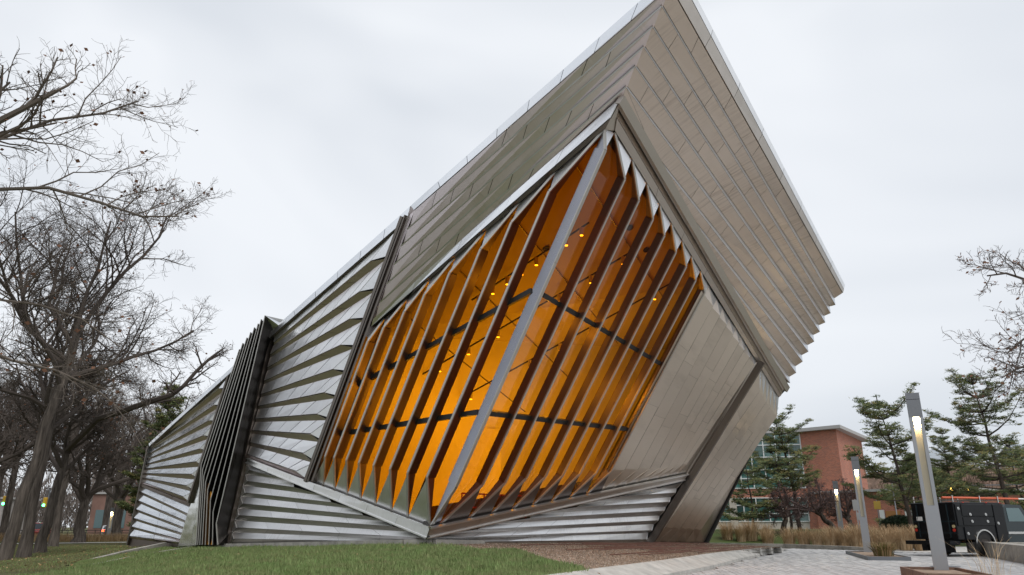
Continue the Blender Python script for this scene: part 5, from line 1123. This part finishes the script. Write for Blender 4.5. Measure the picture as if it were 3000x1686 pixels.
pine((33.4, 51.5, .1), 11.5, 5.0, 'big spreading pine behind the truck cab', 13, (-1.0, 0), .30, 9, 1.1)
pine((38.5, 58, .3), 7.5, 4.0, 'lower pine at the right edge behind the truck', 15, (0, 0), .15, 9)
pine((30.0, 56.5, .3), 6.0, 3.6, 'low pine boughs behind the nearest lamp', 17, (0, 0), .2, 7)
pine((-28.2, 60.5, .1), 12.5, 3.4, 'dark evergreen rising behind the far wing of the museum', 19, (0, 0), .12, 14, 1.2)
pine((60, 104, 5.0), 9.5, 3.2, 'bluish distant conifer on the hill', 21, (0, 0), .1, 10)
# clipped evergreen bush
rr = random.Random(4); b = MB()
for _ in range(7000):
    a, e = rr.uniform(0, 6.283), math.asin(rr.uniform(-.2, 1)); k = rr.uniform(.82, 1.03); p = V((math.cos(a) * math.cos(e) * 1.25 * k, math.sin(a) * math.cos(e) * 1.0 * k, .95 + math.sin(e) * 1.0 * k)); d = V((rr.gauss(0, 1), rr.gauss(0, 1), rr.gauss(.4, 1))).normalized(); s = d.orthogonal().normalized() * .04
    b.add([p - s, p + s, p + d * .16], [(0, 1, 2)])
bush = empty('evergreen_bush', (25.4, 50.6, .0), 'dark clipped evergreen bush behind the back of the truck', 'bush'); b.build('foliage', mat('yew_leaf', (.018, .036, .014), .6, spec=.2), bush)
b = MB(); b.tube([(0, 0, 0), (0, 0, .3), (.1, 0, 1.0)], [.10, .08, .05], 8); 
for k in range(8): a = k * .8; b.tube([(0, 0, .3), (math.cos(a) * .6, math.sin(a) * .5, .9), (math.cos(a) * 1.0, math.sin(a) * .8, 1.3)], [.05, .03, .015], 5, cap=False)
b.build('stem', M_pbark, bush)
# ================================================================== street and traffic on the left
M_road = M_asph
structure(mesh_obj('road', [(-200, 92, -.03), (-34, 99, -.03), (-34, 113, -.03), (-200, 106, -.03)], [(0, 1, 2, 3)], M_road))
structure(mesh_obj('footpath', [(-52, 50, -.01), (-49, 50, -.01), (-30, 66.5, .02), (-22, 66.5, .05), (-22, 68.4, .05), (-31, 68.4, .02)], [(0, 1, 2, 3, 4, 5)], M_conc))
# tall dry grass verge
poly = [(-60, 66), (-25, 72), (-25, 76), (-60, 72)]
M_v = [mat('verge_straw', (.40, .29, .17), .9, spec=.1), mat('verge_straw_dark', (.28, .19, .10), .9, spec=.1)]
r_ = np.random.default_rng(2); b = MB()
for _ in range(9000):
    x = r_.uniform(-62, -24); y = 69 + (x + 43) * .12 + r_.uniform(-1.6, 1.6); h_ = r_.uniform(.35, .85); a = r_.uniform(0, 6.28)
    b.add([(x - .025, y, -.02), (x + .025, y, -.02), (x + math.cos(a) * .2, y + math.sin(a) * .2, h_)], [(0, 1, 2)], int(r_.integers(0, 2)))
stuff(b.build('verge_grass', M_v), 'band of tall straw coloured grass between the trees and the road', 'grass')
M_tail = emit('tail_light_glow', (1, .09, .02), 9); M_cw = mat('car_window', (.03, .04, .05), .08)
def car(x, y, rz, col, label, kind=0):
    r = empty('car', (x, y, -.03), label, 'car', 'cars on the road behind the trees'); r.rotation_euler.z = rz; m = mat('car_paint', col, .3, noise=(2, .1))
    H = 1.45 if kind == 0 else 1.75
    prof = [(-2.15, .35), (-2.2, .75), (-2.05, .95), (-1.75 if kind else -1.35, H - .05), (.55, H), (1.15, 1.0), (2.05, .85), (2.2, .6), (2.15, .35)]
    b = MB(); b.slab([(a, -.85, z) for a, z in prof], V((0, 1.7, 0))); b.build('body', m, r)
    for y_ in (-.86, .84): b = MB(); b.slab([(-1.45, y_, .98), (-1.25, y_, H - .12), (.5, y_, H - .1), (.95, y_, 1.02)], V((0, .02, 0))); b.build('side_window', M_cw, r)
    b = MB(); b.slab([(-2.02, -.7, 1.0), (-1.8 if kind else -1.45, -.62, H - .12), (-1.8 if kind else -1.45, .62, H - .12), (-2.02, .7, 1.0)], V((-.03, 0, .02))); b.build('rear_window', M_cw, r)
    for y_ in (-.66, .66): b = MB(); b.box((-2.2, y_, .82), (.06, .3, .18)); b.build('tail_light', M_tail, r)
    for a in (-1.35, 1.35):
        for y_ in (-.8, .8): b = MB(); b.tube([(a, y_ - .1, .33), (a, y_ + .1, .33)], [.33, .33], 16); b.build('wheel', M_tyre, r)
    return r
car(-57.5, 94.5, math.radians(110), (.30, .03, .03), 'red hatchback with lit tail lights seen between the left trunks', 1)
car(-51.0, 98.5, math.radians(112), (.55, .56, .57), 'silver car with tail lights right of the red one', 0)
car(-48.5, 103, math.radians(112), (.62, .62, .62), 'white car further up the road', 0)
car(-43.5, 102, math.radians(115), (.30, .32, .34), 'grey car partly behind the broad forked tree', 0)
car(-29.3, 76.5, math.radians(185), (.62, .63, .64), 'white van parked beside the far wing end', 1)
# dark railing along the road
b = MB()
for z in (.25, .55, .85): b.bar((-58, 90, z), (-33, 93, z), .06, .08)
for k in range(26): b.bar((-58 + k, 90 + k * .12, 0), (-58 + k, 90 + k * .12, .9), .06, .06, (0, 1, 0))
tag(b.build('road_railing', M_mull), 'long black railing between the dry grass and the road', 'railing')
M_green = emit('green_signal', (.05, 1, .35), 14)
for x, y, z, l in ((-66.3, 100, 4.1, 'green traffic light hanging at the far left edge'), (-61.0, 100, 3.9, 'green traffic light hanging left of the forked trunk'), (-41.0, 96, 2.6, 'small far green light near the column lamp')):
    r = empty('traffic_light', (x, y, z), l, 'traffic light'); b = MB(); b.box((0, 0, .35), (.45, .35, 1.25), bev=.06); b.build('housing', M_sig, r)
    b = MB(); b.cyl((0, -.19, 0), (0, -.23, 0), .16, 14); b.build('lens', M_green, r)
    b = MB(); b.bar((0, 0, 1.0), (0, 0, 2.2), .05, .05, (0, 1, 0)); b.bar((0, .6, -z), (0, .6, 2.2), .16, .16, (0, 1, 0)); b.bar((0, 0, 2.2), (0, .6, 2.2), .08, .08); b.build('hanger', M_lampd, r)
lp = column_lamp(-38.5, 74.0, 3.0, 'small lit column lamp beyond the far wing of the museum', .45); 
# low far buildings across the road
M_far = mat('far_wall', (.34, .31, .29), .9, noise=(.5, .3)); 
for x, y, w, h, c, l in ((-95, 128, 26, 5.5, (.36, .33, .31), 'low pale shop building far across the road on the left'), (-60, 134, 22, 6.5, (.26, .15, .12), 'brick shop building far across the road behind the trunks'), (-30, 138, 26, 5, (.40, .39, .38), 'long low grey building far behind the wing')):
    r = empty('far_building', (x, y, 0), l, 'building'); b = MB(); b.box((0, 0, h / 2), (w, 9, h)); b.build('wall', mat('far_wall', c, .9, noise=(.5, .25)), r)
    b = MB(); b.box((0, 0, h + .15), (w + .6, 9.6, .3)); b.build('roof', M_roofe, r)
    for k in range(int(w // 3.2)):
        b = MB(); b.box((-w / 2 + 1.9 + k * 3.1, -4.52, h * .38), (2.0, .08, h * .45)); b.build('window', M_win, r)
# fallen leaves
M_fl = [mat('fallen_leaf_a', (.34, .20, .10), .9, spec=.1), mat('fallen_leaf_b', (.42, .30, .17), .9, spec=.1)]
r_ = np.random.default_rng(12); b = MB(); n = 0
while n < 1500:
    x, y = r_.uniform(-40, 2), r_.uniform(14, 60)
    if x > -12 and r_.random() < .8: continue
    if inside(mulch_poly, np.array([x]), np.array([y]))[0] or (x > -18 and y > 23.5 + (-2.5 - x) * .75): continue
    z = float(hz(x, y)) + .05; s = r_.uniform(.035, .075); a = r_.uniform(0, 6.28); t_ = r_.uniform(-.4, .4)
    b.add([(x + math.cos(a) * s, y + math.sin(a) * s, z + t_ * s), (x - math.sin(a) * s * .6, y + math.cos(a) * s * .6, z + .02), (x - math.cos(a) * s, y - math.sin(a) * s, z - t_ * s), (x + math.sin(a) * s * .6, y - math.cos(a) * s * .6, z + .015)], [(0, 1, 2, 3)], int(r_.integers(0, 2))); n += 1
stuff(b.build('fallen_leaves', M_fl), 'dead tan leaves scattered over the lawns', 'leaves')
# thin lightning rod on the roof behind the entrance blades
p = V(EAP[0]) - NLv * .6
tag(MB().cyl(p, p + V((0, 0, .75)), .012, 6).build('lightning_rod', M_lampd), 'thin lightning rod on the roof behind the entrance blades', 'rod')

# far wood beyond the road, reads as one mass
r_ = np.random.default_rng(31); b = MB(); M_wd = [mat('far_wood_a', (.17, .145, .13), 1, spec=.05), mat('far_wood_b', (.12, .10, .09), 1, spec=.05), mat('far_wood_c', (.22, .19, .17), 1, spec=.05)]
for _ in range(26000):
    x = r_.uniform(-190, -18); y = r_.uniform(142, 165); top = 9.5 + 3 * math.sin(x * .21) + 2 * math.sin(x * .57 + 1); z = r_.uniform(0, 1) ** .8 * top; a = r_.uniform(0, 6.28); L2 = r_.uniform(1.0, 2.6); w = r_.uniform(.05, .16)
    b.add([(x - w, y, z), (x + w, y, z), (x + math.cos(a) * L2 * .6, y + math.sin(a) * .5, z + L2)], [(0, 1, 2)], int(r_.integers(0, 3)))
stuff(b.build('far_wood', M_wd), 'grey brown leafless wood far beyond the road on the left', 'wood')
